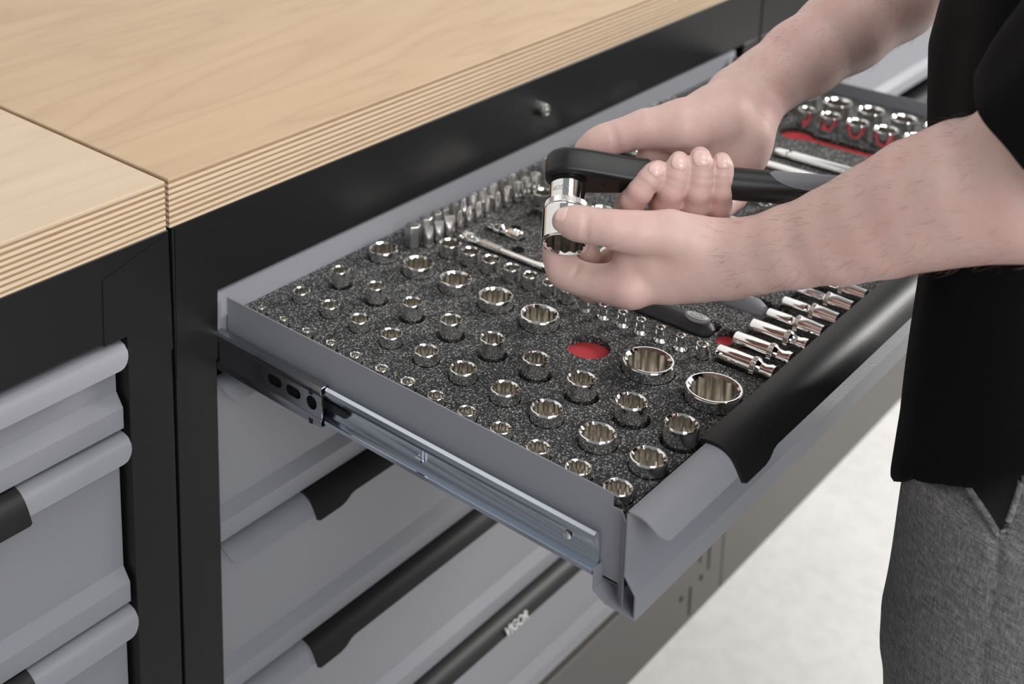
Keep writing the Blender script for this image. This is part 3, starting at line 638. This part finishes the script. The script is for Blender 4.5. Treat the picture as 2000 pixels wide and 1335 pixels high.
hs_o = O + ax_a * .0150
def held_socket():
    N = 96; th = np.linspace(0, 2 * math.pi, N, endpoint=False); AF = .0272; R = .0183; H = .0500
    hexr = lambda t_: (AF / 2) / np.cos(((t_ + math.pi / 6) % (math.pi / 3)) - math.pi / 6)
    star = np.minimum(np.maximum(hexr(th), hexr(th + math.pi / 6)), AF / 2 * 1.13); rc = AF / 2 * 1.17; zc = H - (rc - star) * .9 - .0004
    x = np.cross(ax_a, ax_h)
    def P(r, t_, z): return tuple(hs_o + ax_a * z + r * (math.cos(t_) * ax_h + math.sin(t_) * x))
    prof = [(.0055, .0004), (.0130, .0), (.0140, .0010), (.0140, .0150), (.0150, .0158), (.0157, .0163), (.0157, .0215), (.0166, .0220), (.0176, .0228), (.0183, .0245), (.0183, H - .0012), (.0178, H - .0003), (.0173, H), (rc + .0006, H - .0001)]
    rings = [[P(r, t_, z) for t_ in th] for r, z in prof]
    rings.append([P(r, t_, z) for r, t_, z in zip(star, th, zc)]); rings.append([P(r, t_, .022) for r, t_ in zip(star, th)]); rings.append([P(.008, t_, .0205) for t_ in th])
    b = MB(); b.loft(rings); me = mesh('socket', b.v, b.f); me.materials.append(M['chrome']); me.materials.append(M['socket_bore'])
    for i, p in enumerate(me.polygons):
        if i >= N * len(prof): p.material_index = 1
    o = link('socket', me, None, None, 16); tag(o, 'large chrome twelve-point socket held between thumb and finger under the ratchet', 'socket')
    b = MB(); n = 180; secs = []
    for s, k in ((.0164, .0), (.0168, 1), (.0210, 1), (.0214, 0)): secs.append([P(.0162 + k * (.0008 if j % 2 else .00035), 2 * math.pi * j / n, s) for j in range(n)])
    b.loft(secs); b.build('knurled_band', M['satin_chrome'], o, 20)
    v_ = -.93 * er * .35 - rr_ * .94; v_ -= (v_ @ ax_a) * ax_a; v_ /= np.linalg.norm(v_); w_ = np.cross(ax_a, v_)
    me = text_mesh('VIGOR', .0052, 0, .25)
    for q in me.vertices:      # wrap the letters round the barrel, upside down as in the hand
        an = q.co.x / .0141; zz = .0080 + q.co.y
        q.co = Vector(hs_o + ax_a * zz + .01415 * (math.cos(an) * v_ + math.sin(an) * w_))
    link('lettering', me, M['dull_steel'], o, 0)
held_socket()

# ------------------------------------------------------------------ implicit surfaces for the figure
def smin(a, b, k):
    h = np.maximum(k - np.abs(a - b), 0) / k; return np.minimum(a, b) - h * h * k * .25
class Cap:
    def __init__(s, a, b, r0, r1): s.a = np.array(a, float); s.d = np.array(b, float) - s.a; s.r0 = r0; s.dr = r1 - r0; s.q = max(1e-9, s.d @ s.d)
    def __call__(s, p):
        v = p - s.a; t_ = np.clip(v @ s.d / s.q, 0, 1); return np.linalg.norm(v - t_[:, None] * s.d, axis=1) - (s.r0 + t_ * s.dr)
class Column:
    """stack of ellipses along z"""
    def __init__(s, rows): s.r = np.array(rows, float)
    def __call__(s, p):
        z = s.r[:, 0]; cx, cy, a, b_ = [np.interp(p[:, 2], z, s.r[:, i]) for i in range(1, 5)]
        dx, dy = (p[:, 0] - cx), (p[:, 1] - cy); q = np.sqrt((dx / a) ** 2 + (dy / b_) ** 2) + 1e-9
        rad = np.sqrt(dx * dx + dy * dy) + 1e-9; d = (q - 1) * rad / q
        return np.maximum(d, np.abs(p[:, 2] - (z[0] + z[-1]) / 2) - (z[-1] - z[0]) / 2)
class Ell:
    def __init__(s, c, r): s.c = np.array(c, float); s.r = np.array(r, float)
    def __call__(s, p):
        v = (p - s.c); q = np.linalg.norm(v / s.r, axis=1) + 1e-9; return (q - 1) * np.linalg.norm(v, axis=1) / q
class Field:
    def __init__(s, groups, kk=.0012, post=None): s.g = groups; s.kk = kk; s.post = post
    def table(s, cen): return [np.stack([q(cen) for q in pr]) for k, pr in s.g]
    def cull(s, tab, j, rad):
        m_ = min(t_[:, j].min() for t_ in tab)
        out = []
        for (k, pr), t_ in zip(s.g, tab):
            keep = [pr[i] for i in np.nonzero(t_[:, j] < m_ + 2.2 * rad + k)[0]]
            if keep: out.append((k, keep))
        return Field(out, s.kk, s.post)
    def __call__(s, p):
        d = None
        for k, pr in s.g:
            e = None
            for q in pr: x = q(p); e = x if e is None else smin(e, x, k)
            d = e if d is None else smin(d, e, s.kk)
        return s.post(p, d) if s.post else d
def surface(F, lo, hi, h):
    """sparse surface nets over the field F"""
    B = 8; lo = np.array(lo, float); nb = np.ceil((np.array(hi) - lo) / (h * B)).astype(int); rad = B * h * .5 * 3 ** .5
    g = np.stack(np.meshgrid(*[np.arange(n) for n in nb], indexing='ij'), -1).reshape(-1, 3); cen = lo + (g + .5) * B * h
    d = np.concatenate([F(c) for c in np.array_split(cen, max(1, len(cen) // 20000))]); sel = g[np.abs(d) < rad * 1.15 + .001]; tab = F.table(lo + (sel + .5) * B * h)
    off = np.stack(np.meshgrid(*[np.arange(B + 1)] * 3, indexing='ij'), -1).reshape(-1, 3); n1 = B + 1
    keys, pos, eds = [], [], []
    NN = nb * B + 2
    def key(i): return (i[..., 0].astype(np.int64) * NN[1] + i[..., 1]) * NN[2] + i[..., 2]
    for jb, bl in enumerate(sel):
        base = bl * B; f = F.cull(tab, jb, rad)
        val = f(lo + (base + off) * h).reshape(n1, n1, n1); s = val < 0
        cs = sum(s[i:i + B, j:j + B, k:k + B].astype(int) for i in (0, 1) for j in (0, 1) for k in (0, 1)); act = np.argwhere((cs > 0) & (cs < 8))
        if len(act) == 0: continue
        cv = np.stack([val[act[:, 0] + i, act[:, 1] + j, act[:, 2] + k] for i in (0, 1) for j in (0, 1) for k in (0, 1)], 1)
        co = np.array([(i, j, k) for i in (0, 1) for j in (0, 1) for k in (0, 1)], float)
        acc = np.zeros((len(act), 3)); cnt = np.zeros(len(act))
        for a in range(8):
            for b2 in range(a + 1, 8):
                if abs(co[a] - co[b2]).sum() != 1: continue
                va, vb = cv[:, a], cv[:, b2]; x = (va < 0) != (vb < 0); t_ = np.where(x, va / np.where(x, va - vb, 1), 0)
                acc += np.where(x[:, None], co[a] + t_[:, None] * (co[b2] - co[a]), 0); cnt += x
        keys.append(key(base + act)); pos.append(lo + (base + act + acc / cnt[:, None]) * h)
        for axis, bi in ((0, 4), (1, 2), (2, 1)):
            x = (cv[:, 0] < 0) != (cv[:, bi] < 0); eds.append(np.c_[(base + act)[x], np.full(x.sum(), axis), (cv[x, 0] < 0)])
    keys = np.concatenate(keys); pos = np.concatenate(pos); o_ = np.argsort(keys); keys = keys[o_]; pos = pos[o_]; eds = np.concatenate(eds).astype(int)
    faces = []
    for axis in range(3):
        e = eds[eds[:, 3] == axis]; i = e[:, :3]; u = np.eye(3, dtype=int)[(axis + 1) % 3]; v_ = np.eye(3, dtype=int)[(axis + 2) % 3]
        q = np.stack([key(i), key(i - u), key(i - u - v_), key(i - v_)], 1); ix = np.searchsorted(keys, q); ix = np.minimum(ix, len(keys) - 1); ok = (keys[ix] == q).all(1)
        ix = ix[ok]; fl = e[ok, 4] == 1; ix[fl] = ix[fl][:, ::-1]; faces.append(ix)
    return pos, np.concatenate(faces)[:, ::-1]
def relax(pos, faces, it=2, lam=.5):
    for _ in range(it):
        acc = np.zeros_like(pos); c = np.zeros(len(pos))
        for a in range(4):
            for b2 in (1, 3): np.add.at(acc, faces[:, a], pos[faces[:, (a + b2) % 4]]); np.add.at(c, faces[:, a], 1)
        pos = pos + lam * (acc / np.maximum(c, 1)[:, None] - pos)
    return pos
def skin_mesh(name, F, lo, hi, h, mt, parent, it=2):
    p, f = surface(F, lo, hi, h); p = relax(p, f, it)
    me = bpy.data.meshes.new(name); mesh_arrays(me, p, f)
    o = bpy.data.objects.new(name, me); COL.objects.link(o); me.materials.append(mt); me.shade_smooth(); o.parent = parent; return o
def hit(F, u, v, d0=.5, d1=1.8):
    t_ = d0; r = ray(u, v); L_ = np.linalg.norm(r)
    for _ in range(200):
        x = F((CC + r * t_)[None])[0]
        if x < .0004: return CC + r * t_
        t_ += max(x, .0004) * .8 / L_
        if t_ > d1: return None

def chain(*js):
    """tapered capsules through joints given as (u, v, depth, radius)"""
    P = [(at(u, v, d), r) for u, v, d, r in js]; return [Cap(P[i][0], P[i + 1][0], P[i][1], P[i + 1][1]) for i in range(len(P) - 1)]
# ---- left hand (near): pinches the socket from below, thumb in front
L_soft = chain((1102, 432, 1.004, .0086), (1118, 434, 1.001, .0101), (1142, 438, .996, .0108), (1172, 443, .991, .0103), (1205, 449, .986, .0124), (1250, 455, .984, .0140), (1310, 459, .983, .0165), (1365, 478, .982, .0190), (1420, 503, .980, .0235)) \
    + chain((1228, 557, 1.000, .0150), (1310, 543, .996, .0168), (1370, 526, .990, .0200), (1420, 508, .982, .0240)) + chain((1240, 503, 1.004, .0160), (1275, 504, 1.000, .0195), (1345, 505, .996, .0258), (1420, 505, .981, .0245)) \
    + chain((1255, 545, 1.030, .0160), (1340, 530, 1.015, .0200), (1420, 508, .990, .0225)) + chain((1275, 545, 1.055, .0140), (1350, 525, 1.030, .0180), (1420, 508, .995, .0215)) \
    + chain((1228, 557, 1.000, .0150), (1196, 556, 1.006, .0118), (1165, 551, 1.014, .0108), (1130, 543, 1.022, .0104), (1101, 529, 1.030, .0112), (1093, 505, 1.042, .0102), (1091, 487, 1.053, .0098), (1104, 462, 1.072, .0086)) + [Cap(at(1234, 571, .991), at(1228, 569, .992), .0085, .0080)]
L_mid = chain((1250, 560, 1.032, .0130), (1152, 562, 1.068, .0108), (1143, 525, 1.074, .0104), (1149, 497, 1.056, .0096))
L_ring = chain((1270, 558, 1.052, .0125), (1195, 562, 1.090, .0100), (1184, 530, 1.088, .0094), (1190, 504, 1.066, .0082))
L_lit = chain((1295, 550, 1.062, .0110), (1240, 556, 1.096, .0086), (1226, 525, 1.094, .0078), (1230, 505, 1.080, .0068))
L_arm = chain((1420, 505, .981, .0245), (1480, 497, .963, .0250), (1550, 481, .944, .0272), (1640, 458, .922, .0318), (1720, 430, .902, .0362), (1810, 396, .880, .0410), (1900, 372, .858, .0440), (2005, 362, .835, .0455))
Lsh = np.array((.125, -.700, 1.370)); Lel = at(2005, 362, .835)
L_up = [Cap(Lel, Lel * .5 + Lsh * .5 + np.array((-.004, .004, 0)), .0455, .048), Cap(Lel * .5 + Lsh * .5 + np.array((-.004, .004, 0)), Lsh, .048, .056)]
# ---- right hand (far): fist round the handle, thumb along the head
R_soft = chain((1140, 293, 1.088, .0080), (1165, 281, 1.084, .0100), (1190, 271, 1.081, .0108), (1225, 261, 1.077, .0112), (1264, 251, 1.075, .0140), (1330, 249, 1.072, .0205), (1400, 232, 1.088, .0255), (1450, 195, 1.118, .0270)) \
    + chain((1278, 312, 1.088, .0150), (1335, 300, 1.092, .0190), (1400, 270, 1.095, .0240), (1450, 205, 1.115, .0260)) + chain((1320, 325, 1.106, .0150), (1385, 305, 1.100, .0210), (1450, 225, 1.110, .0255)) \
    + chain((1365, 335, 1.106, .0150), (1430, 300, 1.092, .0200), (1455, 268, 1.090, .0205), (1462, 215, 1.108, .0235)) + chain((1420, 345, 1.098, .0140), (1452, 305, 1.088, .0170))
R_idx = chain((1272, 322, 1.104, .0130), (1238, 385, 1.074, .0106), (1229, 400, 1.050, .0103), (1236, 392, 1.034, .0100), (1250, 374, 1.027, .0095), (1266, 353, 1.025, .0090), (1278, 339, 1.025, .0086), (1286, 331, 1.027, .0074))
R_mid = chain((1318, 330, 1.112, .0135), (1302, 395, 1.080, .0110), (1295, 408, 1.052, .0108), (1301, 398, 1.034, .0106), (1310, 372, 1.025, .0101), (1320, 346, 1.023, .0097), (1325, 326, 1.023, .0090), (1327, 314, 1.026, .0076))
R_rng = chain((1364, 335, 1.112, .0135), (1358, 398, 1.080, .0115), (1353, 409, 1.052, .0113), (1356, 398, 1.034, .0112), (1362, 372, 1.024, .0104), (1368, 345, 1.022, .0098), (1369, 320, 1.022, .0093), (1368, 306, 1.026, .0080))
R_lit = chain((1440, 350, 1.094, .0120), (1432, 385, 1.074, .0104), (1406, 404, 1.054, .0102), (1403, 396, 1.034, .0100), (1407, 372, 1.025, .0093), (1410, 346, 1.023, .0085), (1411, 326, 1.024, .0080), (1410, 314, 1.027, .0068))
R_arm = chain((1450, 195, 1.118, .0270), (1500, 158, 1.126, .0272), (1565, 115, 1.138, .0318), (1648, 59, 1.152, .0355), (1738, -11, 1.172, .0405), (1800, -80, 1.190, .0420), (1850, -120, 1.205, .0430))
Rel_ = at(1850, -120, 1.205); Rsh = np.array((.525, -.690, 1.370))
R_up = [Cap(Rel_, Rel_ * .5 + Rsh * .5, .0440, .048), Cap(Rel_ * .5 + Rsh * .5, Rsh, .048, .056)]
XC, YC = .325, -.605
trunk = [Cap((XC, YC, .95), (XC, YC - .08, 1.37), .050, .050), Cap(Lsh, Rsh, .045, .045), Cap((XC, YC - .08, 1.38), (XC, YC - .03, 1.54), .056, .054)]
hc = np.array((XC, YC + .0, 1.62))
head = [Ell(hc + (0, 0, .02), (.076, .096, .100)), Ell(hc + (0, .025, -.045), (.058, .070, .070)), Cap(hc + (0, .092, .015), hc + (0, .112, -.018), .009, .014), Ell(hc + (.078, .0, -.005), (.010, .020, .030)), Ell(hc + (-.078, .0, -.005), (.010, .020, .030)), Cap(hc + (-.02, .088, -.052), hc + (.02, .088, -.052), .008, .008)]
creases = []
def crease(u, v, d, dirp, depth=.0014, wd=.0014, rad=.012):
    c = at(u, v, d); n_ = at(u + dirp[0], v + dirp[1], d) - c; n_ /= np.linalg.norm(n_); creases.append((c, n_, depth, wd, rad))
for q in ((1140, 438, .986, (10, 1)), (1147, 439, .986, (10, 1)), (1196, 470, .985, (6, 8)), (1127, 520, 1.018, (9, 6))): crease(*q)
for q in ((1196, 270, 1.071, (10, -2)), (1203, 268, 1.071, (10, -2)), (1262, 359, 1.018, (8, -9)), (1318, 352, 1.015, (3, -10)), (1368, 349, 1.014, (1, -10)), (1407, 350, 1.016, (0, -10)), (1245, 281, 1.066, (10, 6)), (1478, 225, 1.090, (8, -9)), (1488, 240, 1.092, (8, -9)), (1325, 292, 1.060, (1, 10))): crease(*q, depth=.0008)
def post(p, d):
    p0 = p.mean(0)
    for c, n_, dp, wd, rad in creases:
        if len(p) < 5000 and np.linalg.norm(p0 - c) > rad * 2.2 + .02: continue
        v = p - c; x = np.abs(v @ n_); d = d + dp * np.exp(-(x / wd) ** 2) * np.exp(-((np.linalg.norm(v, axis=1)) / rad) ** 4)
    return d
FINE = Field([(.010, L_soft + L_arm + L_up), (.002, L_mid), (.002, L_ring), (.002, L_lit), (.010, R_soft + R_arm + R_up), (.0025, R_idx), (.0025, R_mid), (.0025, R_rng), (.0025, R_lit)], .0014, post)
COARSE = Field([(.03, [Cap(q.a, q.a + q.d, q.r0 - .004, q.r0 + q.dr - .004) for q in L_up + R_up] + trunk + head)], .002)
person = empty('person', (XC, YC, 0)); tag(person, 'person in a black short-sleeved shirt and grey trousers holding a ratchet over the drawer', 'person')
person_inv = Matrix.Translation(-Vector(person.location))
def pp(o): o.parent = person; o.matrix_parent_inverse = person_inv; return o
def mesh_arrays(me, p, f):
    me.vertices.add(len(p)); me.vertices.foreach_set('co', p.astype(np.float32).ravel())
    me.loops.add(f.size); me.loops.foreach_set('vertex_index', f.astype(np.int32).ravel()); me.polygons.add(len(f))
    me.polygons.foreach_set('loop_start', np.arange(0, f.size, 4, dtype=np.int32)); me.update(calc_edges=True); me.validate()
pa, fa = surface(FINE, (.0, -.66, .85), (.66, -.16, 1.22), .0015); pa = relax(pa, fa, 2)
pb, fb = surface(COARSE, (.0, -.76, .84), (.68, -.26, 1.76), .006); pb = relax(pb, fb, 1)
me = bpy.data.meshes.new('body'); mesh_arrays(me, np.r_[pa, pb], np.r_[fa, fb + len(pa)]); me.materials.append(M['skin']); me.shade_smooth()
body = bpy.data.objects.new('body', me); COL.objects.link(body); pp(body)
# ---- finger nails
def nail(tipj, prevj, nrm, wd, ln, push=.0, back=.0):
    tp = at(*tipj[:3]); pv = at(*prevj[:3]); fd = tp - pv; fd /= np.linalg.norm(fd); n_ = nrm - (nrm @ fd) * fd * .75; n_ /= np.linalg.norm(n_)
    fd = fd - (fd @ n_) * n_; fd /= np.linalg.norm(fd); sd2 = np.cross(n_, fd); R = tipj[3]; c = tp + fd * back
    b = MB(); nu, nv = 9, 9; P0, rim, tipk = [], [], []
    for i in range(nu):
        for j in range(nv):
            a = -1 + 2 * i / (nu - 1); q = -1 + 2 * j / (nv - 1); k = math.sqrt(max(.05, 1 - .55 * abs(a) ** 3.)); P0.append(c + fd * a * ln / 2 + sd2 * q * wd / 2 * k); rim.append(max(abs(q), abs(a))); tipk.append(.0004 if a > .8 else 0)
    P0 = np.array(P0); tt = np.full(81, .020)
    for _ in range(60):
        e_ = FINE(P0 + n_ * tt[:, None]); tt = np.where(e_ < .00005, tt, tt - np.maximum(e_, .0001) * .8)
    top = list(P0 + n_ * (tt + .0009 - .0005 * np.array(rim) ** 4 + np.array(tipk))[:, None]); bot = [q - n_ * .0022 for q in top]
    f = []
    for i in range(nu - 1):
        for j in range(nv - 1): q = i * nv + j; f += [(q, q + 1, q + nv + 1, q + nv), (q + 81, q + 81 + nv, q + 82 + nv, q + 82)]
    per = [j for j in range(nv)] + [i * nv + nv - 1 for i in range(1, nu)] + [(nu - 1) * nv + j for j in range(nv - 2, -1, -1)] + [i * nv for i in range(nu - 2, 0, -1)]
    for q in range(len(per)): x, y = per[q], per[(q + 1) % len(per)]; f.append((x, x + 81, y + 81, y))
    b.add(top + bot, f); o = b.build('fingernail', M['nail'], None, 60); o.parent = body; return o
nv_ = -rr_
nail((1284, 333, 1.026, .0080), (1266, 353, 1.025, 0), nv_ - .25 * ed, .0112, .0112, .0010, -.0004)
nail((1327, 317, 1.025, .0082), (1320, 346, 1.023, 0), nv_ - .25 * ed, .0122, .0118, .0010, -.0004)
nail((1368.5, 310, 1.025, .0086), (1368, 345, 1.022, 0), nv_ - .25 * ed, .0128, .0120, .0010, -.0004)
nail((1410, 317, 1.026, .0074), (1410, 346, 1.023, 0), nv_ - .25 * ed, .0106, .0108, .0010, -.0004)
nail((1103, 432, 1.004, .0090), (1142, 438, .996, 0), nv_ - .55 * ed, .0126, .0095, .0012, .0005)
nail((1190, 504, 1.066, .0082), (1184, 530, 1.088, 0), nv_ * .7 + .6 * er, .0100, .0090, .0008)

# ---- clothing
def fold(p): return .0035 * np.sin(p[:, 2] * 21 + p[:, 0] * 26 + 2 * np.sin(p[:, 1] * 17)) + .0022 * np.sin(p[:, 2] * 9 - p[:, 0] * 55 + p[:, 1] * 30) + .0016 * np.sin(p[:, 1] * 70 + p[:, 0] * 40 + p[:, 2] * 8)
SH = Column([(.66, XC - .005, YC + .012, .178, .126), (.76, XC - .005, YC + .014, .180, .131), (.84, XC, YC + .012, .178, .130), (1.0, XC, YC + .016, .172, .128), (1.12, XC, YC + .016, .176, .132), (1.22, XC, YC - .004, .182, .132), (1.34, XC, YC - .065, .172, .108), (1.42, XC, YC - .080, .105, .082), (1.50, XC, YC - .06, .075, .068)])
ul = (Lel - Lsh) / np.linalg.norm(Lel - Lsh); ur = (Rel_ - Rsh) / np.linalg.norm(Rel_ - Rsh)
SHF = Field([(.03, [SH, Cap(Lsh, Rsh, .060, .060)])], .002)
def fold2(p): return .0042 * np.sin(p[:, 2] * 15 + p[:, 0] * 30 + 2.2 * np.sin(p[:, 1] * 15)) * np.clip((1.40 - p[:, 2]) * 4, 0, 1)
def shirt_post(p, d):
    d = d + fold(p) * .7 + fold2(p)
    hem = np.clip(.790 - .95 * (p[:, 1] + .478), .775, .925) + .004 * np.sin(p[:, 0] * 40 + p[:, 1] * 25)
    d = -smin(-d, p[:, 2] - hem, .008)
    return np.maximum(d, (p[:, 2] - 1.455) + .25 * (p[:, 1] - YC))
SHF.post = shirt_post
ps, fs = surface(SHF, (.02, -.84, .70), (.66, -.38, 1.54), .0036); ps = relax(ps, fs, 2)
def sleeve_loft(sh, el, t0, t1, r0, r1, tilt):
    u = (el - sh) / np.linalg.norm(el - sh); f_ = np.cross(u, np.cross((0, 1, 0), u)); f_ /= np.linalg.norm(f_); s_ = np.cross(u, f_); L = np.linalg.norm(el - sh); N = 64; secs = []
    def ring(t_, r, tl):
        out = []
        for a in np.linspace(0, 2 * math.pi, N, endpoint=False):
            k = 1 + .045 * math.sin(3 * a + 9 * t_) * (.3 + t_) + .025 * math.sin(7 * a - 14 * t_)
            out.append(sh + u * (L * t_ + tl * math.cos(a)) + r * k * (math.cos(a) * f_ + math.sin(a) * s_))
        return out
    ts = np.linspace(t0, t1, 26)
    for t_ in ts: secs.append(ring(t_, np.interp(t_, [0, .45, t1], [r0, (r0 + r1) / 2, r1]), tilt * max(0, (t_ - .4) / (t1 - .4))))
    secs.append(ring(t1 + .004, r1 - .0012, tilt)); secs.append(ring(t1 + .001, r1 - .0030, tilt))
    for q in (.06, .14, .26): secs.append(ring(t1 - q, r1 - .0038, tilt * (1 - q)))
    P_ = np.array([p for r in secs for p in r]); F_ = []
    for i in range(len(secs) - 1):
        for j in range(N): F_.append((i * N + j, i * N + (j + 1) % N, (i + 1) * N + (j + 1) % N, (i + 1) * N + j))
    return P_, np.array(F_)[:, ::-1]
pl_, fl_ = sleeve_loft(Lsh, Lel, -.12, .865, .074, .0565, -.004); pr_, fr_ = sleeve_loft(Rsh, Rel_, -.12, .72, .072, .060, 0)
me = bpy.data.meshes.new('shirt'); mesh_arrays(me, np.r_[ps, pl_, pr_], np.r_[fs, fl_ + len(ps), fr_ + len(ps) + len(pl_)]); me.materials.append(M['shirt_cloth']); me.shade_smooth()
shirt = bpy.data.objects.new('shirt', me); COL.objects.link(shirt); pp(shirt); tag(shirt, 'black short-sleeved shirt')
TR = Field([(.05, [Column([(.70, XC, YC, .170, .116), (.80, XC, YC + .002, .170, .118), (1.0, XC, YC, .158, .108)]), Column([(.045, .225, YC - .02, .062, .085), (.10, .225, YC - .02, .060, .075), (.45, .232, YC - .005, .083, .090), (.70, .240, YC + .004, .100, .118), (.82, .245, YC, .090, .112)]),
                   Column([(.045, .420, YC - .02, .062, .085), (.10, .420, YC - .02, .060, .075), (.45, .415, YC - .005, .083, .090), (.70, .410, YC + .004, .098, .120), (.82, .405, YC, .090, .112)])])], .002)
TRB = Field(TR.g, .002)
cuts = []
hp = [hit(TRB, *q) for q in [(1950, 1050), (1945, 1110), (1932, 1180), (1920, 1250), (1912, 1335)]]; hp = [q for q in hp if q is not None]
cuts += [Cap(hp[i], hp[i + 1], .0018, .0018) for i in range(len(hp) - 1)]
def tr_post(p, d):
    d = d + .0030 * np.sin(p[:, 2] * 30 + 3 * np.sin(p[:, 0] * 20) + p[:, 1] * 24) * np.clip((.80 - p[:, 2]) * 6, 0, 1)
    for c in cuts: e = c(p); d = -smin(-d, e, .003)
    return d
TR.post = tr_post
tro = pp(skin_mesh('trousers', TR, (.12, -.76, .03), (.53, -.42, 1.02), .0036, M['trouser_cloth'], None, 1)); tag(tro, 'grey melange woven trousers')
# slanted front pocket: dark opening and its stitched edge
def along(c, n):
    c = np.array(c, float); L = np.r_[0, np.cumsum(np.linalg.norm(np.diff(c, axis=0), axis=1))]; t_ = np.linspace(0, L[-1], n); return np.c_[np.interp(t_, L, c[:, 0]), np.interp(t_, L, c[:, 1])]
cA = along([(1862, 915), (1895, 958), (1925, 1003), (1952, 1048)], 14); cB = along([(1998, 905), (1992, 950), (1975, 1003), (1955, 1049)], 14); gp = []
for p_, q_ in zip(cA, cB):
    for k_ in np.linspace(0, 1, 7): gp.append(hit(TR, *(p_ * (1 - k_) + q_ * k_)))
if all(q is not None for q in gp):
    off = -.0010 * rr_; b = MB(); b.add([q + off for q in gp], [(i * 7 + j, i * 7 + j + 1, i * 7 + j + 8, i * 7 + j + 7) for i in range(13) for j in range(6)]); po_ = b.build('pocket_opening', M['dark_print'], tro, 60)
    b = MB(); b.tube([gp[i * 7] + off * 1.2 for i in range(14)], .0026, 8); b.build('pocket_edge', M['trouser_cloth'], tro, 60)
    b = MB(); b.tube([gp[i * 7 + 6] + off * .8 for i in range(3, 14)], .0022, 8); b.build('pocket_edge', M['trouser_cloth'], tro, 60)
for x in (.225, .420):
    b = MB(); secs = []
    for z, s in ((.0, .94), (.006, 1.), (.022, 1.), (.028, .96), (.055, .86), (.085, .55)):
        ln = 1 if z < .03 else (.95 if z < .06 else .5)
        secs.append([(x + .048 * s * math.cos(t_) * (1 - .15 * math.sin(t_)), YC + .02 + (.145 * ln * math.sin(t_) - (0 if z < .06 else .05)) * (1 if s > .6 else .75), z) for t_ in np.linspace(0, 2 * math.pi, 32, endpoint=False)])
    b.loft(secs); pp(b.build('shoe', M['shoe_leather'], None, 50))
HF = Field([(.02, [Ell(hc + (0, -.008, .034), (.083, .102, .098))])], .002)
def hair_post(p, d): return np.maximum(d + .002 * np.sin(p[:, 0] * 300) * np.sin(p[:, 1] * 260), .55 * (p[:, 1] - hc[1] - .062) - (p[:, 2] - hc[2] - .035))
HF.post = hair_post
ha = pp(skin_mesh('hair', HF, hc - .13, hc + .16, .004, M['hair'], None, 1)); tag(ha, 'short brown hair')

# ---- fine hair on the forearms
def grad(P_):
    e = .0006; g_ = np.stack([FINE(P_ + np.eye(3)[i] * e) - FINE(P_ - np.eye(3)[i] * e) for i in range(3)], 1); return g_ / np.linalg.norm(g_, axis=1)[:, None]
hb_ = MB()
for joints, cnt, p0, p1 in ((L_arm, 750, at(1440, 505, .978), Lel), (R_arm, 520, at(1470, 180, 1.12), Rel_)):
    axd = (p1 - p0) / np.linalg.norm(p1 - p0); tt = (pa - p0) @ axd; rad_ = np.linalg.norm(pa - p0 - tt[:, None] * axd, axis=1)
    cand = np.where((tt > .0) & (tt < np.linalg.norm(p1 - p0) * .97) & (rad_ < .06))[0]; ids = rng.choice(cand, cnt, replace=False); P_ = pa[ids]; G = grad(P_)
    for q, n_ in zip(P_, G):
        dr = -axd + rng.normal(0, .35, 3); dr -= (dr @ n_) * n_; dr /= np.linalg.norm(dr); L = rng.uniform(.005, .012); k = rng.uniform(.35, .8)
        pts = [q - n_ * .0003, q + n_ * L * .30 * k + dr * L * .25, q + n_ * L * .46 * k + dr * L * .62, q + n_ * L * .50 * k + dr * L]
        hb_.tube(pts, [.00007, .00006, .00005, .00002], 3)
hh = hb_.build('arm_hair', M['arm_hair'], body, 0); tag(hh, 'fine brown hair on the forearms', kind='stuff')
